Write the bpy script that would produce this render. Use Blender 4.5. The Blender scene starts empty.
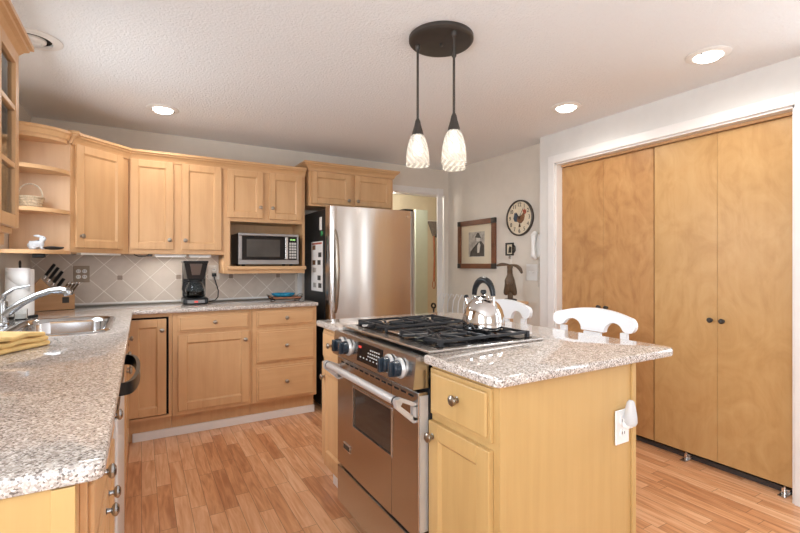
import bpy, bmesh, math, random
from mathutils import Vector, Matrix
PI = math.pi
R = math.radians
random.seed(7)
scn = bpy.context.scene
COL = scn.collection

# ------------------------------------------------------------------ camera
cam = bpy.data.cameras.new('camera')
cam.sensor_width = 36.0
cam.lens = 36.0 * 444.0 / 800.0
cam.shift_y = -2.5 / 800.0
cam.clip_start = 0.02
camo = bpy.data.objects.new('camera', cam)
COL.objects.link(camo)
camo.location = (0.0, 0.0, 1.225)
camo.rotation_euler = (R(90), 0, R(-30.2))
scn.camera = camo

# ------------------------------------------------------------------ world, exposure, daylight
w = bpy.data.worlds.new('world')
scn.world = w
w.use_nodes = True
wn = w.node_tree
bgn = wn.nodes['Background']
bgn.inputs['Strength'].default_value = 1.0
# daylight sky above the horizon, dimmer garden ground below it
wtc = wn.nodes.new('ShaderNodeTexCoord')
wsp = wn.nodes.new('ShaderNodeSeparateXYZ')
wrp = wn.nodes.new('ShaderNodeValToRGB')
wn.links.new(wtc.outputs['Generated'], wsp.inputs[0])
wmr = wn.nodes.new('ShaderNodeMapRange')
wmr.inputs['From Min'].default_value = -1.0
wn.links.new(wsp.outputs['Z'], wmr.inputs['Value'])
wn.links.new(wmr.outputs[0], wrp.inputs['Fac'])
wrp.color_ramp.elements[0].position = 0.46
wrp.color_ramp.elements[0].color = (0.75, 0.78, 0.76, 1)
wrp.color_ramp.elements[1].position = 0.54
wrp.color_ramp.elements[1].color = (2.4, 2.75, 3.2, 1)
wn.links.new(wrp.outputs['Color'], bgn.inputs['Color'])
scn.view_settings.view_transform = 'Standard'
scn.view_settings.look = 'None'
scn.view_settings.gamma = 1.0
scn.view_settings.use_curve_mapping = False
scn.view_settings.exposure = 0.12
scn.cycles.max_bounces = 10
scn.cycles.diffuse_bounces = 6
scn.cycles.sample_clamp_indirect = 6.0


def area(name, loc, rot, sx, sy, energy, color=(1, 1, 1)):
    l = bpy.data.lights.new(name, 'AREA')
    l.shape = 'RECTANGLE'
    l.size = sx
    l.size_y = sy
    l.energy = energy
    l.color = color
    o = bpy.data.objects.new(name, l)
    o.location = loc
    o.rotation_euler = rot
    COL.objects.link(o)
    return o


# daylight lamps, one per opening; all but the sink window are added
area('daylight_sink_window', (-0.83, 2.62, 1.6), (0, R(-58), 0), 0.85, 0.85, 21, (0.88, 0.945, 1.0))
area('added_front_daylight', (0.5, -2.62, 1.43), (R(134), 0, 0), 1.55, 1.3, 22, (0.84, 0.925, 1.0))  # added light at the unseen window behind the camera, tilted to the ceiling
area('added_side_daylight', (-0.83, -0.2, 1.48), (0, R(-108), 0), 1.1, 1.4, 58, (0.86, 0.935, 1.0))  # added light at the unseen window beside the camera
area('fridge_streak_light_near', (3.10, 0.44, 1.5), (0, R(90), 0), 1.2, 0.42, 16, (0.88, 0.945, 1.0))  # added to put a bright streak on the fridge door
area('fridge_streak_light_rear', (3.10, -0.75, 1.5), (0, R(90), 0), 1.2, 0.44, 16, (0.88, 0.945, 1.0))  # added for the other streak reflected in the fridge door

# ------------------------------------------------------------------ materials
MATS = {}


def new_mat(name):
    m = bpy.data.materials.new(name)
    m.use_nodes = True
    nt = m.node_tree
    return m, nt, nt.nodes['Principled BSDF']


def N(nt, typ, **kw):
    n = nt.nodes.new(typ)
    for k, v in kw.items():
        setattr(n, k, v)
    return n


def plain(name, col, rough=0.5, metal=0.0, bump=0.0, bscale=80, var=0.06, vscale=12, emit=None, es=0.0, coat=0.0):
    m, nt, b = new_mat(name)
    L = nt.links
    tc = N(nt, 'ShaderNodeTexCoord')
    nz = N(nt, 'ShaderNodeTexNoise')
    nz.inputs['Scale'].default_value = vscale
    nz.inputs['Detail'].default_value = 3
    L.new(tc.outputs['Object'], nz.inputs['Vector'])
    rp = N(nt, 'ShaderNodeValToRGB')
    lo = tuple(max(0, c * (1 - var)) for c in col)
    hi = tuple(min(1, c * (1 + var)) for c in col)
    rp.color_ramp.elements[0].position = 0.3
    rp.color_ramp.elements[1].position = 0.7
    rp.color_ramp.elements[0].color = (*lo, 1)
    rp.color_ramp.elements[1].color = (*hi, 1)
    L.new(nz.outputs['Fac'], rp.inputs['Fac'])
    L.new(rp.outputs['Color'], b.inputs['Base Color'])
    b.inputs['Roughness'].default_value = rough
    b.inputs['Metallic'].default_value = metal
    b.inputs['Coat Weight'].default_value = coat
    if max(col) < 0.03:
        b.inputs['Specular IOR Level'].default_value = 0.28
    if emit:
        b.inputs['Emission Color'].default_value = (*emit, 1)
        b.inputs['Emission Strength'].default_value = es
    if bump:
        n2 = N(nt, 'ShaderNodeTexNoise')
        n2.inputs['Scale'].default_value = bscale
        n2.inputs['Detail'].default_value = 4
        L.new(tc.outputs['Object'], n2.inputs['Vector'])
        bp = N(nt, 'ShaderNodeBump')
        bp.inputs['Strength'].default_value = bump
        bp.inputs['Distance'].default_value = 0.01
        L.new(n2.outputs['Fac'], bp.inputs['Height'])
        L.new(bp.outputs['Normal'], b.inputs['Normal'])
    MATS[name] = m
    return m


def wood(name, c1, c2, c3, axis='z', rough=0.38, fine=60, figure=0.0):
    m, nt, b = new_mat(name)
    L = nt.links
    tc = N(nt, 'ShaderNodeTexCoord')
    mp = N(nt, 'ShaderNodeMapping')
    s = {'x': (1.2, 18, 18), 'y': (18, 1.2, 18), 'z': (18, 18, 1.2)}[axis]
    mp.inputs['Scale'].default_value = s
    L.new(tc.outputs['Object'], mp.inputs['Vector'])
    n1 = N(nt, 'ShaderNodeTexNoise')
    n1.inputs['Scale'].default_value = 1.6
    n1.inputs['Detail'].default_value = 8
    n1.inputs['Roughness'].default_value = 0.6
    n1.inputs['Distortion'].default_value = 0.4
    L.new(mp.outputs['Vector'], n1.inputs['Vector'])
    n2 = N(nt, 'ShaderNodeTexNoise')
    n2.inputs['Scale'].default_value = 2.5
    n2.inputs['Detail'].default_value = 3
    n2.inputs['Distortion'].default_value = 1.0
    L.new(tc.outputs['Object'], n2.inputs['Vector'])
    mx = N(nt, 'ShaderNodeMix')
    mx.data_type = 'FLOAT'
    mx.inputs[0].default_value = 0.45
    L.new(n1.outputs['Fac'], mx.inputs[2])
    L.new(n2.outputs['Fac'], mx.inputs[3])
    src = mx.outputs[0]
    if figure:
        mp2 = N(nt, 'ShaderNodeMapping')
        mp2.inputs['Scale'].default_value = (3.2, 3.2, 2.0)
        L.new(tc.outputs['Object'], mp2.inputs['Vector'])
        n3 = N(nt, 'ShaderNodeTexNoise')
        n3.inputs['Scale'].default_value = 1.5
        n3.inputs['Detail'].default_value = 5
        n3.inputs['Roughness'].default_value = 0.55
        n3.inputs['Distortion'].default_value = 3.2
        L.new(mp2.outputs['Vector'], n3.inputs['Vector'])
        m2 = N(nt, 'ShaderNodeMix')
        m2.data_type = 'FLOAT'
        m2.inputs[0].default_value = figure
        L.new(src, m2.inputs[2])
        L.new(n3.outputs['Fac'], m2.inputs[3])
        src = m2.outputs[0]
    rp = N(nt, 'ShaderNodeValToRGB')
    e = rp.color_ramp.elements
    e[0].position = 0.33
    e[0].color = (*c1, 1)
    e[1].position = 0.68
    e[1].color = (*c3, 1)
    k = e.new(0.5)
    k.color = (*c2, 1)
    L.new(src, rp.inputs['Fac'])
    L.new(rp.outputs['Color'], b.inputs['Base Color'])
    b.inputs['Roughness'].default_value = rough
    b.inputs['Specular IOR Level'].default_value = 0.4
    MATS[name] = m
    return m


wood('maple', (0.56, 0.325, 0.155), (0.61, 0.365, 0.18), (0.655, 0.40, 0.205))
wood('maple_horizontal', (0.56, 0.325, 0.155), (0.61, 0.365, 0.18), (0.655, 0.40, 0.205), axis='x')
wood('lit_maple', (0.48, 0.30, 0.115), (0.52, 0.33, 0.13), (0.555, 0.355, 0.147))  # same maple; the yellower tint stands in for different light there
wood('maple_inside', (0.55, 0.34, 0.19), (0.60, 0.38, 0.215), (0.64, 0.415, 0.24))
wood('birch', (0.45, 0.255, 0.095), (0.52, 0.31, 0.125), (0.57, 0.355, 0.155), figure=0.6, rough=0.35)
wood('red_birch', (0.36, 0.175, 0.065), (0.46, 0.245, 0.095), (0.54, 0.31, 0.13), figure=0.65, rough=0.35)
wood('block_wood', (0.42, 0.21, 0.075), (0.50, 0.26, 0.10), (0.56, 0.31, 0.13), axis='x')
wood('walnut', (0.12, 0.045, 0.02), (0.17, 0.065, 0.03), (0.22, 0.09, 0.045), axis='x')
wood('dark_carved', (0.05, 0.03, 0.018), (0.09, 0.055, 0.03), (0.15, 0.10, 0.06), axis='z')

plain('wall_paint', (0.71, 0.655, 0.58), 0.7, bump=0.05, bscale=150, var=0.02)
plain('wall_light', (0.71, 0.695, 0.67), 0.7, bump=0.05, bscale=150, var=0.02)
plain('hall_paint', (0.60, 0.52, 0.38), 0.7, bump=0.04, bscale=150, var=0.02)
plain('hall_door_paint', (0.55, 0.60, 0.50), 0.5, var=0.02)
plain('white_trim', (0.78, 0.76, 0.74), 0.4, var=0.015)
plain('white_paint', (0.72, 0.74, 0.77), 0.32, var=0.01)
plain('white_plastic', (0.80, 0.79, 0.77), 0.35, var=0.01)
plain('offwhite_plastic', (0.66, 0.62, 0.57), 0.35, var=0.01)
plain('appliance_white', (0.70, 0.69, 0.68), 0.3, var=0.01)
plain('black_plastic', (0.012, 0.012, 0.013), 0.28, var=0.2)
plain('black_matte', (0.016, 0.015, 0.015), 0.6, var=0.2)
plain('black_glass', (0.010, 0.009, 0.009), 0.06, var=0.1)
plain('window_glass_dark', (0.06, 0.055, 0.05), 0.08, var=0.3, vscale=4)
plain('oven_glass', (0.035, 0.025, 0.02), 0.06, var=0.2)
plain('cast_iron', (0.018, 0.018, 0.02), 0.42, bump=0.1, bscale=200, var=0.2)
plain('fridge_black', (0.018, 0.018, 0.018), 0.35, bump=0.15, bscale=250, var=0.2)
plain('navy_knob', (0.012, 0.02, 0.03), 0.25, var=0.2)
plain('bronze', (0.06, 0.052, 0.046), 0.42, metal=0.5, var=0.15)
plain('pewter', (0.34, 0.30, 0.25), 0.3, metal=1.0, var=0.15)
plain('satin_silver', (0.60, 0.59, 0.58), 0.38, metal=0.55, var=0.03)
plain('old_brass', (0.30, 0.23, 0.16), 0.4, var=0.1)
plain('chrome', (0.78, 0.78, 0.80), 0.07, metal=1.0, var=0.02)
plain('brushed_nickel', (0.40, 0.40, 0.40), 0.2, metal=1.0, var=0.04)
plain('sink_steel', (0.58, 0.59, 0.61), 0.13, metal=1.0, var=0.04)
plain('kettle_steel', (0.66, 0.645, 0.63), 0.1, metal=1.0, var=0.03)
plain('yellow_cloth', (0.76, 0.52, 0.21), 0.9, bump=0.4, bscale=300, var=0.12, vscale=30)
plain('cloth_edge', (0.62, 0.38, 0.09), 0.9, var=0.1)
plain('paper', (0.80, 0.78, 0.76), 0.8, bump=0.12, bscale=200, var=0.015)
plain('porcelain', (0.55, 0.58, 0.62), 0.3, bump=0.3, bscale=120, var=0.05, vscale=60)
plain('wicker', (0.62, 0.50, 0.35), 0.8, bump=0.8, bscale=160, var=0.22, vscale=90)
plain('blue_ceramic', (0.03, 0.30, 0.50), 0.25, var=0.4, vscale=40)
plain('rust_clay', (0.30, 0.12, 0.06), 0.5, var=0.3, vscale=40)
plain('grey_bristle', (0.20, 0.17, 0.15), 0.9, bump=0.6, bscale=200, var=0.25, vscale=60)
plain('red_handle', (0.36, 0.13, 0.06), 0.45, var=0.15)
plain('accent_tile', (0.27, 0.20, 0.15), 0.35, var=0.15, vscale=40)
plain('void_shade', (0.008, 0.007, 0.006), 0.9, var=0.1)  # near-black that paints the shade inside gaps, slots and the unlit can
plain('closet_gap_shade', (0.05, 0.04, 0.035), 0.7, var=0.1)
plain('clock_face', (0.74, 0.64, 0.48), 0.5, var=0.06, vscale=20)
plain('clock_rim', (0.05, 0.035, 0.025), 0.4, var=0.2)
plain('rooster_blue', (0.03, 0.055, 0.09), 0.5, var=0.3, vscale=50)
plain('rooster_brown', (0.17, 0.075, 0.03), 0.5, var=0.3, vscale=50)
plain('rooster_red', (0.45, 0.10, 0.05), 0.5, var=0.2, vscale=50)
plain('ink', (0.03, 0.025, 0.02), 0.6, var=0.2)
plain('mat_board', (0.70, 0.62, 0.47), 0.7, var=0.02)
plain('photo_grey', (0.40, 0.37, 0.33), 0.5, var=0.35, vscale=25)
plain('photo_dark', (0.06, 0.052, 0.045), 0.5, var=0.4, vscale=30)
plain('photo_light', (0.62, 0.58, 0.52), 0.5, var=0.1, vscale=30)
plain('green_magnet', (0.05, 0.30, 0.10), 0.5, var=0.1)
plain('red_led', (0.5, 0.04, 0.03), 0.5, emit=(1.0, 0.08, 0.05), es=0.35)
plain('green_led', (0.2, 0.5, 0.1), 0.5, emit=(0.5, 1.0, 0.3), es=1.0)
plain('blue_led', (0.1, 0.3, 0.5), 0.5, emit=(0.35, 0.65, 1.0), es=0.6)
plain('can_glow', (0.9, 0.9, 0.9), 0.5, emit=(1.0, 0.95, 0.88), es=9.0)
plain('bulb_glow', (0.9, 0.9, 0.9), 0.5, emit=(1.0, 0.95, 0.88), es=3.0)
plain('strip_glow', (0.9, 0.9, 0.9), 0.5, emit=(1.0, 0.93, 0.85), es=0.8)
plain('tv_label', (0.55, 0.53, 0.5), 0.5, var=0.05)


def ceiling_mat():
    m, nt, b = new_mat('ceiling_texture')
    L = nt.links
    b.inputs['Base Color'].default_value = (0.85, 0.87, 0.885, 1)
    b.inputs['Roughness'].default_value = 0.9
    tc = N(nt, 'ShaderNodeTexCoord')
    n1 = N(nt, 'ShaderNodeTexNoise')
    n1.inputs['Scale'].default_value = 75
    n1.inputs['Detail'].default_value = 5
    n1.inputs['Roughness'].default_value = 0.65
    L.new(tc.outputs['Object'], n1.inputs['Vector'])
    bp = N(nt, 'ShaderNodeBump')
    bp.inputs['Strength'].default_value = 0.75
    bp.inputs['Distance'].default_value = 0.012
    L.new(n1.outputs['Fac'], bp.inputs['Height'])
    L.new(bp.outputs['Normal'], b.inputs['Normal'])
    MATS['ceiling'] = m


ceiling_mat()


def floor_mat():
    m, nt, b = new_mat('oak_strip')
    L = nt.links
    tc = N(nt, 'ShaderNodeTexCoord')
    sp = N(nt, 'ShaderNodeSeparateXYZ')
    L.new(tc.outputs['Object'], sp.inputs[0])

    def M(op, a, b_=None):
        n = N(nt, 'ShaderNodeMath')
        n.operation = op
        for i, v in enumerate((a, b_)):
            if v is None:
                continue
            if isinstance(v, (int, float)):
                n.inputs[i].default_value = v
            else:
                L.new(v, n.inputs[i])
        return n.outputs[0]
    sx = M('DIVIDE', sp.outputs['X'], 0.0715)
    ix = M('FLOOR', sx)
    fx = M('FRACT', sx)
    wn1 = N(nt, 'ShaderNodeTexWhiteNoise')
    wn1.noise_dimensions = '1D'
    L.new(ix, wn1.inputs['W'])
    off = M('MULTIPLY', wn1.outputs['Value'], 7.3)
    sy = M('ADD', M('DIVIDE', sp.outputs['Y'], 0.47), off)
    iy = M('FLOOR', sy)
    fy = M('FRACT', sy)
    cb = N(nt, 'ShaderNodeCombineXYZ')
    L.new(ix, cb.inputs[0])
    L.new(iy, cb.inputs[1])
    wn2 = N(nt, 'ShaderNodeTexWhiteNoise')
    wn2.noise_dimensions = '3D'
    L.new(cb.outputs[0], wn2.inputs['Vector'])
    # grain
    cb2 = N(nt, 'ShaderNodeCombineXYZ')
    L.new(M('MULTIPLY', sp.outputs['X'], 26), cb2.inputs[0])
    L.new(M('ADD', M('MULTIPLY', sp.outputs['Y'], 2.4), M('MULTIPLY', wn2.outputs['Value'], 31)), cb2.inputs[1])
    L.new(M('MULTIPLY', wn2.outputs['Value'], 17), cb2.inputs[2])
    nz = N(nt, 'ShaderNodeTexNoise')
    nz.inputs['Scale'].default_value = 1.4
    nz.inputs['Detail'].default_value = 7
    nz.inputs['Distortion'].default_value = 1.2
    L.new(cb2.outputs[0], nz.inputs['Vector'])
    fac = M('ADD', M('MULTIPLY', wn2.outputs['Value'], 0.42), M('MULTIPLY', nz.outputs['Fac'], 1.05))
    fac = M('SUBTRACT', fac, 0.235)
    rp = N(nt, 'ShaderNodeValToRGB')
    e = rp.color_ramp.elements
    e[0].position = 0.15
    e[0].color = (0.44, 0.18, 0.078, 1)
    e[1].position = 0.85
    e[1].color = (0.84, 0.53, 0.32, 1)
    k = e.new(0.5)
    k.color = (0.68, 0.345, 0.17, 1)
    L.new(fac, rp.inputs['Fac'])
    gx = M('LESS_THAN', M('MINIMUM', fx, M('SUBTRACT', 1.0, fx)), 0.016)
    gy = M('LESS_THAN', M('MINIMUM', fy, M('SUBTRACT', 1.0, fy)), 0.0028)
    gap = M('MULTIPLY', M('MAXIMUM', gx, gy), 0.62)
    mx = N(nt, 'ShaderNodeMix')
    mx.data_type = 'RGBA'
    L.new(gap, mx.inputs[0])
    L.new(rp.outputs['Color'], mx.inputs[6])
    mx.inputs[7].default_value = (0.12, 0.05, 0.02, 1)
    L.new(mx.outputs[2], b.inputs['Base Color'])
    b.inputs['Roughness'].default_value = 0.3
    b.inputs['Specular IOR Level'].default_value = 0.45
    bp = N(nt, 'ShaderNodeBump')
    bp.inputs['Strength'].default_value = 0.12
    bp.inputs['Distance'].default_value = 0.002
    L.new(M('SUBTRACT', nz.outputs['Fac'], gap), bp.inputs['Height'])
    L.new(bp.outputs['Normal'], b.inputs['Normal'])
    MATS['floor'] = m


floor_mat()


def granite_mat():
    m, nt, b = new_mat('granite')
    L = nt.links
    tc = N(nt, 'ShaderNodeTexCoord')

    def vor(scale):
        v = N(nt, 'ShaderNodeTexVoronoi')
        v.inputs['Scale'].default_value = scale
        L.new(tc.outputs['Object'], v.inputs['Vector'])
        s = N(nt, 'ShaderNodeSeparateColor')
        L.new(v.outputs['Color'], s.inputs[0])
        return s
    a = vor(300)
    rp = N(nt, 'ShaderNodeValToRGB')
    rp.color_ramp.interpolation = 'CONSTANT'
    e = rp.color_ramp.elements
    e[0].position = 0.0
    e[0].color = (0.19, 0.16, 0.14, 1)
    e[1].position = 0.12
    e[1].color = (0.36, 0.31, 0.275, 1)
    for p, c in ((0.27, (0.46, 0.41, 0.37)), (0.48, (0.57, 0.52, 0.475)), (0.72, (0.64, 0.595, 0.555)), (0.88, (0.78, 0.745, 0.71))):
        k = e.new(p)
        k.color = (*c, 1)
    L.new(a.outputs[0], rp.inputs['Fac'])
    c = vor(150)
    rp2 = N(nt, 'ShaderNodeValToRGB')
    e = rp2.color_ramp.elements
    e[0].position = 0.0
    e[0].color = (0.78, 0.76, 0.74, 1)
    e[1].position = 1.0
    e[1].color = (1.12, 1.10, 1.08, 1)
    L.new(c.outputs[1], rp2.inputs['Fac'])
    mx = N(nt, 'ShaderNodeMix')
    mx.data_type = 'RGBA'
    mx.blend_type = 'MULTIPLY'
    mx.inputs[0].default_value = 1.0
    L.new(rp.outputs['Color'], mx.inputs[6])
    L.new(rp2.outputs['Color'], mx.inputs[7])
    L.new(mx.outputs[2], b.inputs['Base Color'])
    b.inputs['Roughness'].default_value = 0.035
    b.inputs['Specular IOR Level'].default_value = 0.62
    MATS['granite'] = m


granite_mat()


def tile_mat():
    m, nt, b = new_mat('backsplash_tile')
    L = nt.links
    tc = N(nt, 'ShaderNodeTexCoord')
    sp = N(nt, 'ShaderNodeSeparateXYZ')
    L.new(tc.outputs['Object'], sp.inputs[0])

    def M(op, a, b_=None):
        n = N(nt, 'ShaderNodeMath')
        n.operation = op
        for i, v in enumerate((a, b_)):
            if v is None:
                continue
            if isinstance(v, (int, float)):
                n.inputs[i].default_value = v
            else:
                L.new(v, n.inputs[i])
        return n.outputs[0]
    D = 0.102 * 2      # diagonal of one tile
    p = M('DIVIDE', M('ADD', sp.outputs['X'], sp.outputs['Z']), D)
    q = M('DIVIDE', M('SUBTRACT', sp.outputs['X'], sp.outputs['Z']), D)
    fp, fq = M('FRACT', p), M('FRACT', q)
    g = M('MINIMUM', M('MINIMUM', fp, M('SUBTRACT', 1.0, fp)), M('MINIMUM', fq, M('SUBTRACT', 1.0, fq)))
    grout = M('LESS_THAN', g, 0.014)
    cb = N(nt, 'ShaderNodeCombineXYZ')
    L.new(M('FLOOR', p), cb.inputs[0])
    L.new(M('FLOOR', q), cb.inputs[1])
    wn2 = N(nt, 'ShaderNodeTexWhiteNoise')
    wn2.noise_dimensions = '3D'
    L.new(cb.outputs[0], wn2.inputs['Vector'])
    nz = N(nt, 'ShaderNodeTexNoise')
    nz.inputs['Scale'].default_value = 14
    nz.inputs['Detail'].default_value = 5
    L.new(tc.outputs['Object'], nz.inputs['Vector'])
    fac = M('ADD', M('MULTIPLY', wn2.outputs['Value'], 0.3), M('MULTIPLY', nz.outputs['Fac'], 0.7))
    rp = N(nt, 'ShaderNodeValToRGB')
    e = rp.color_ramp.elements
    e[0].position = 0.25
    e[0].color = (0.50, 0.425, 0.355, 1)
    e[1].position = 0.75
    e[1].color = (0.62, 0.54, 0.46, 1)
    L.new(fac, rp.inputs['Fac'])
    mx = N(nt, 'ShaderNodeMix')
    mx.data_type = 'RGBA'
    L.new(grout, mx.inputs[0])
    L.new(rp.outputs['Color'], mx.inputs[6])
    mx.inputs[7].default_value = (0.82, 0.78, 0.71, 1)
    L.new(mx.outputs[2], b.inputs['Base Color'])
    b.inputs['Roughness'].default_value = 0.32
    bp = N(nt, 'ShaderNodeBump')
    bp.inputs['Strength'].default_value = 0.35
    bp.inputs['Distance'].default_value = 0.003
    sm = M('MINIMUM', M('MULTIPLY', g, 25), 1.0)
    L.new(sm, bp.inputs['Height'])
    L.new(bp.outputs['Normal'], b.inputs['Normal'])
    MATS['tile'] = m


tile_mat()


ANISO = 0.25


def steel_mat(name, col, rough, scale):
    m, nt, b = new_mat(name)
    L = nt.links
    tc = N(nt, 'ShaderNodeTexCoord')
    mp = N(nt, 'ShaderNodeMapping')
    mp.inputs['Scale'].default_value = scale
    L.new(tc.outputs['Object'], mp.inputs['Vector'])
    n1 = N(nt, 'ShaderNodeTexNoise')
    n1.inputs['Scale'].default_value = 1.0
    n1.inputs['Detail'].default_value = 4
    L.new(mp.outputs['Vector'], n1.inputs['Vector'])
    mr = N(nt, 'ShaderNodeMapRange')
    mr.inputs['To Min'].default_value = rough - 0.04
    mr.inputs['To Max'].default_value = rough + 0.08
    L.new(n1.outputs['Fac'], mr.inputs['Value'])
    L.new(mr.outputs[0], b.inputs['Roughness'])
    b.inputs['Base Color'].default_value = (*col, 1)
    b.inputs['Metallic'].default_value = 1.0
    if name == 'fridge_steel':
        tg = N(nt, 'ShaderNodeTangent')
        tg.direction_type = 'RADIAL'
        tg.axis = 'Z'
        L.new(tg.outputs[0], b.inputs['Tangent'])
        b.inputs['Anisotropic'].default_value = 0.85
        b.inputs['Anisotropic Rotation'].default_value = ANISO
    bp = N(nt, 'ShaderNodeBump')
    bp.inputs['Strength'].default_value = 0.01 if name == 'fridge_steel' else 0.04
    bp.inputs['Distance'].default_value = 0.002
    L.new(n1.outputs['Fac'], bp.inputs['Height'])
    L.new(bp.outputs['Normal'], b.inputs['Normal'])
    MATS[name] = m


steel_mat('fridge_steel', (0.56, 0.52, 0.485), 0.15, (300, 300, 4))
steel_mat('range_steel', (0.52, 0.50, 0.48), 0.22, (4, 4, 300))
steel_mat('dim_steel', (0.17, 0.16, 0.155), 0.3, (4, 4, 300))
steel_mat('dark_steel', (0.30, 0.28, 0.27), 0.3, (4, 4, 300))
steel_mat('light_steel', (0.74, 0.72, 0.70), 0.25, (4, 4, 300))


def glass_mats():
    m, nt, b = new_mat('clear_glass')
    b.inputs['Base Color'].default_value = (0.95, 0.97, 0.97, 1)
    b.inputs['Roughness'].default_value = 0.02
    b.inputs['Transmission Weight'].default_value = 1.0
    b.inputs['IOR'].default_value = 1.2
    MATS['clear_glass'] = m
    # swirled white art glass of the pendant shades
    m, nt, b = new_mat('swirl_glass')
    L = nt.links
    out = nt.nodes['Material Output']
    tc = N(nt, 'ShaderNodeTexCoord')
    sp = N(nt, 'ShaderNodeSeparateXYZ')
    L.new(tc.outputs['Object'], sp.inputs[0])

    def M(op, a, b_=None):
        n = N(nt, 'ShaderNodeMath')
        n.operation = op
        for i, v in enumerate((a, b_)):
            if v is None:
                continue
            if isinstance(v, (int, float)):
                n.inputs[i].default_value = v
            else:
                L.new(v, n.inputs[i])
        return n.outputs[0]
    ang = M('ARCTAN2', sp.outputs['Y'], sp.outputs['X'])
    ph = M('ADD', M('MULTIPLY', ang, 11), M('MULTIPLY', sp.outputs['Z'], 190))
    sw = M('SINE', ph)
    st = M('GREATER_THAN', sw, 0.25)
    tr = N(nt, 'ShaderNodeBsdfTransparent')
    tr.inputs[0].default_value = (0.80, 0.79, 0.77, 1)
    tl = N(nt, 'ShaderNodeBsdfTranslucent')
    tl.inputs[0].default_value = (0.86, 0.83, 0.78, 1)
    b.inputs['Base Color'].default_value = (0.80, 0.78, 0.74, 1)
    b.inputs['Roughness'].default_value = 0.15
    m1 = N(nt, 'ShaderNodeMixShader')
    m1.inputs[0].default_value = 0.5
    L.new(tl.outputs[0], m1.inputs[1])
    L.new(b.outputs[0], m1.inputs[2])
    m2 = N(nt, 'ShaderNodeMixShader')
    f = M('ADD', M('MULTIPLY', st, 0.55), 0.35)
    L.new(f, m2.inputs[0])
    L.new(tr.outputs[0], m2.inputs[1])
    L.new(m1.outputs[0], m2.inputs[2])
    L.new(m2.outputs[0], out.inputs['Surface'])
    MATS['swirl_glass'] = m
    # thin window / cabinet pane
    m, nt, b = new_mat('thin_pane')
    L = nt.links
    out = nt.nodes['Material Output']
    tr = N(nt, 'ShaderNodeBsdfTransparent')
    tr.inputs[0].default_value = (0.93, 0.94, 0.94, 1)
    gl = N(nt, 'ShaderNodeBsdfGlossy')
    gl.inputs['Roughness'].default_value = 0.02
    fr = N(nt, 'ShaderNodeFresnel')
    fr.inputs[0].default_value = 1.45
    mm = N(nt, 'ShaderNodeMixShader')
    L.new(fr.outputs[0], mm.inputs[0])
    L.new(tr.outputs[0], mm.inputs[1])
    L.new(gl.outputs[0], mm.inputs[2])
    L.new(mm.outputs[0], out.inputs['Surface'])
    MATS['thin_pane'] = m
    # frosted night-light shade
    m, nt, b = new_mat('frosted_plastic')
    b.inputs['Base Color'].default_value = (0.80, 0.82, 0.84, 1)
    b.inputs['Roughness'].default_value = 0.25
    b.inputs['Transmission Weight'].default_value = 0.45
    MATS['frosted'] = m


glass_mats()


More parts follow.
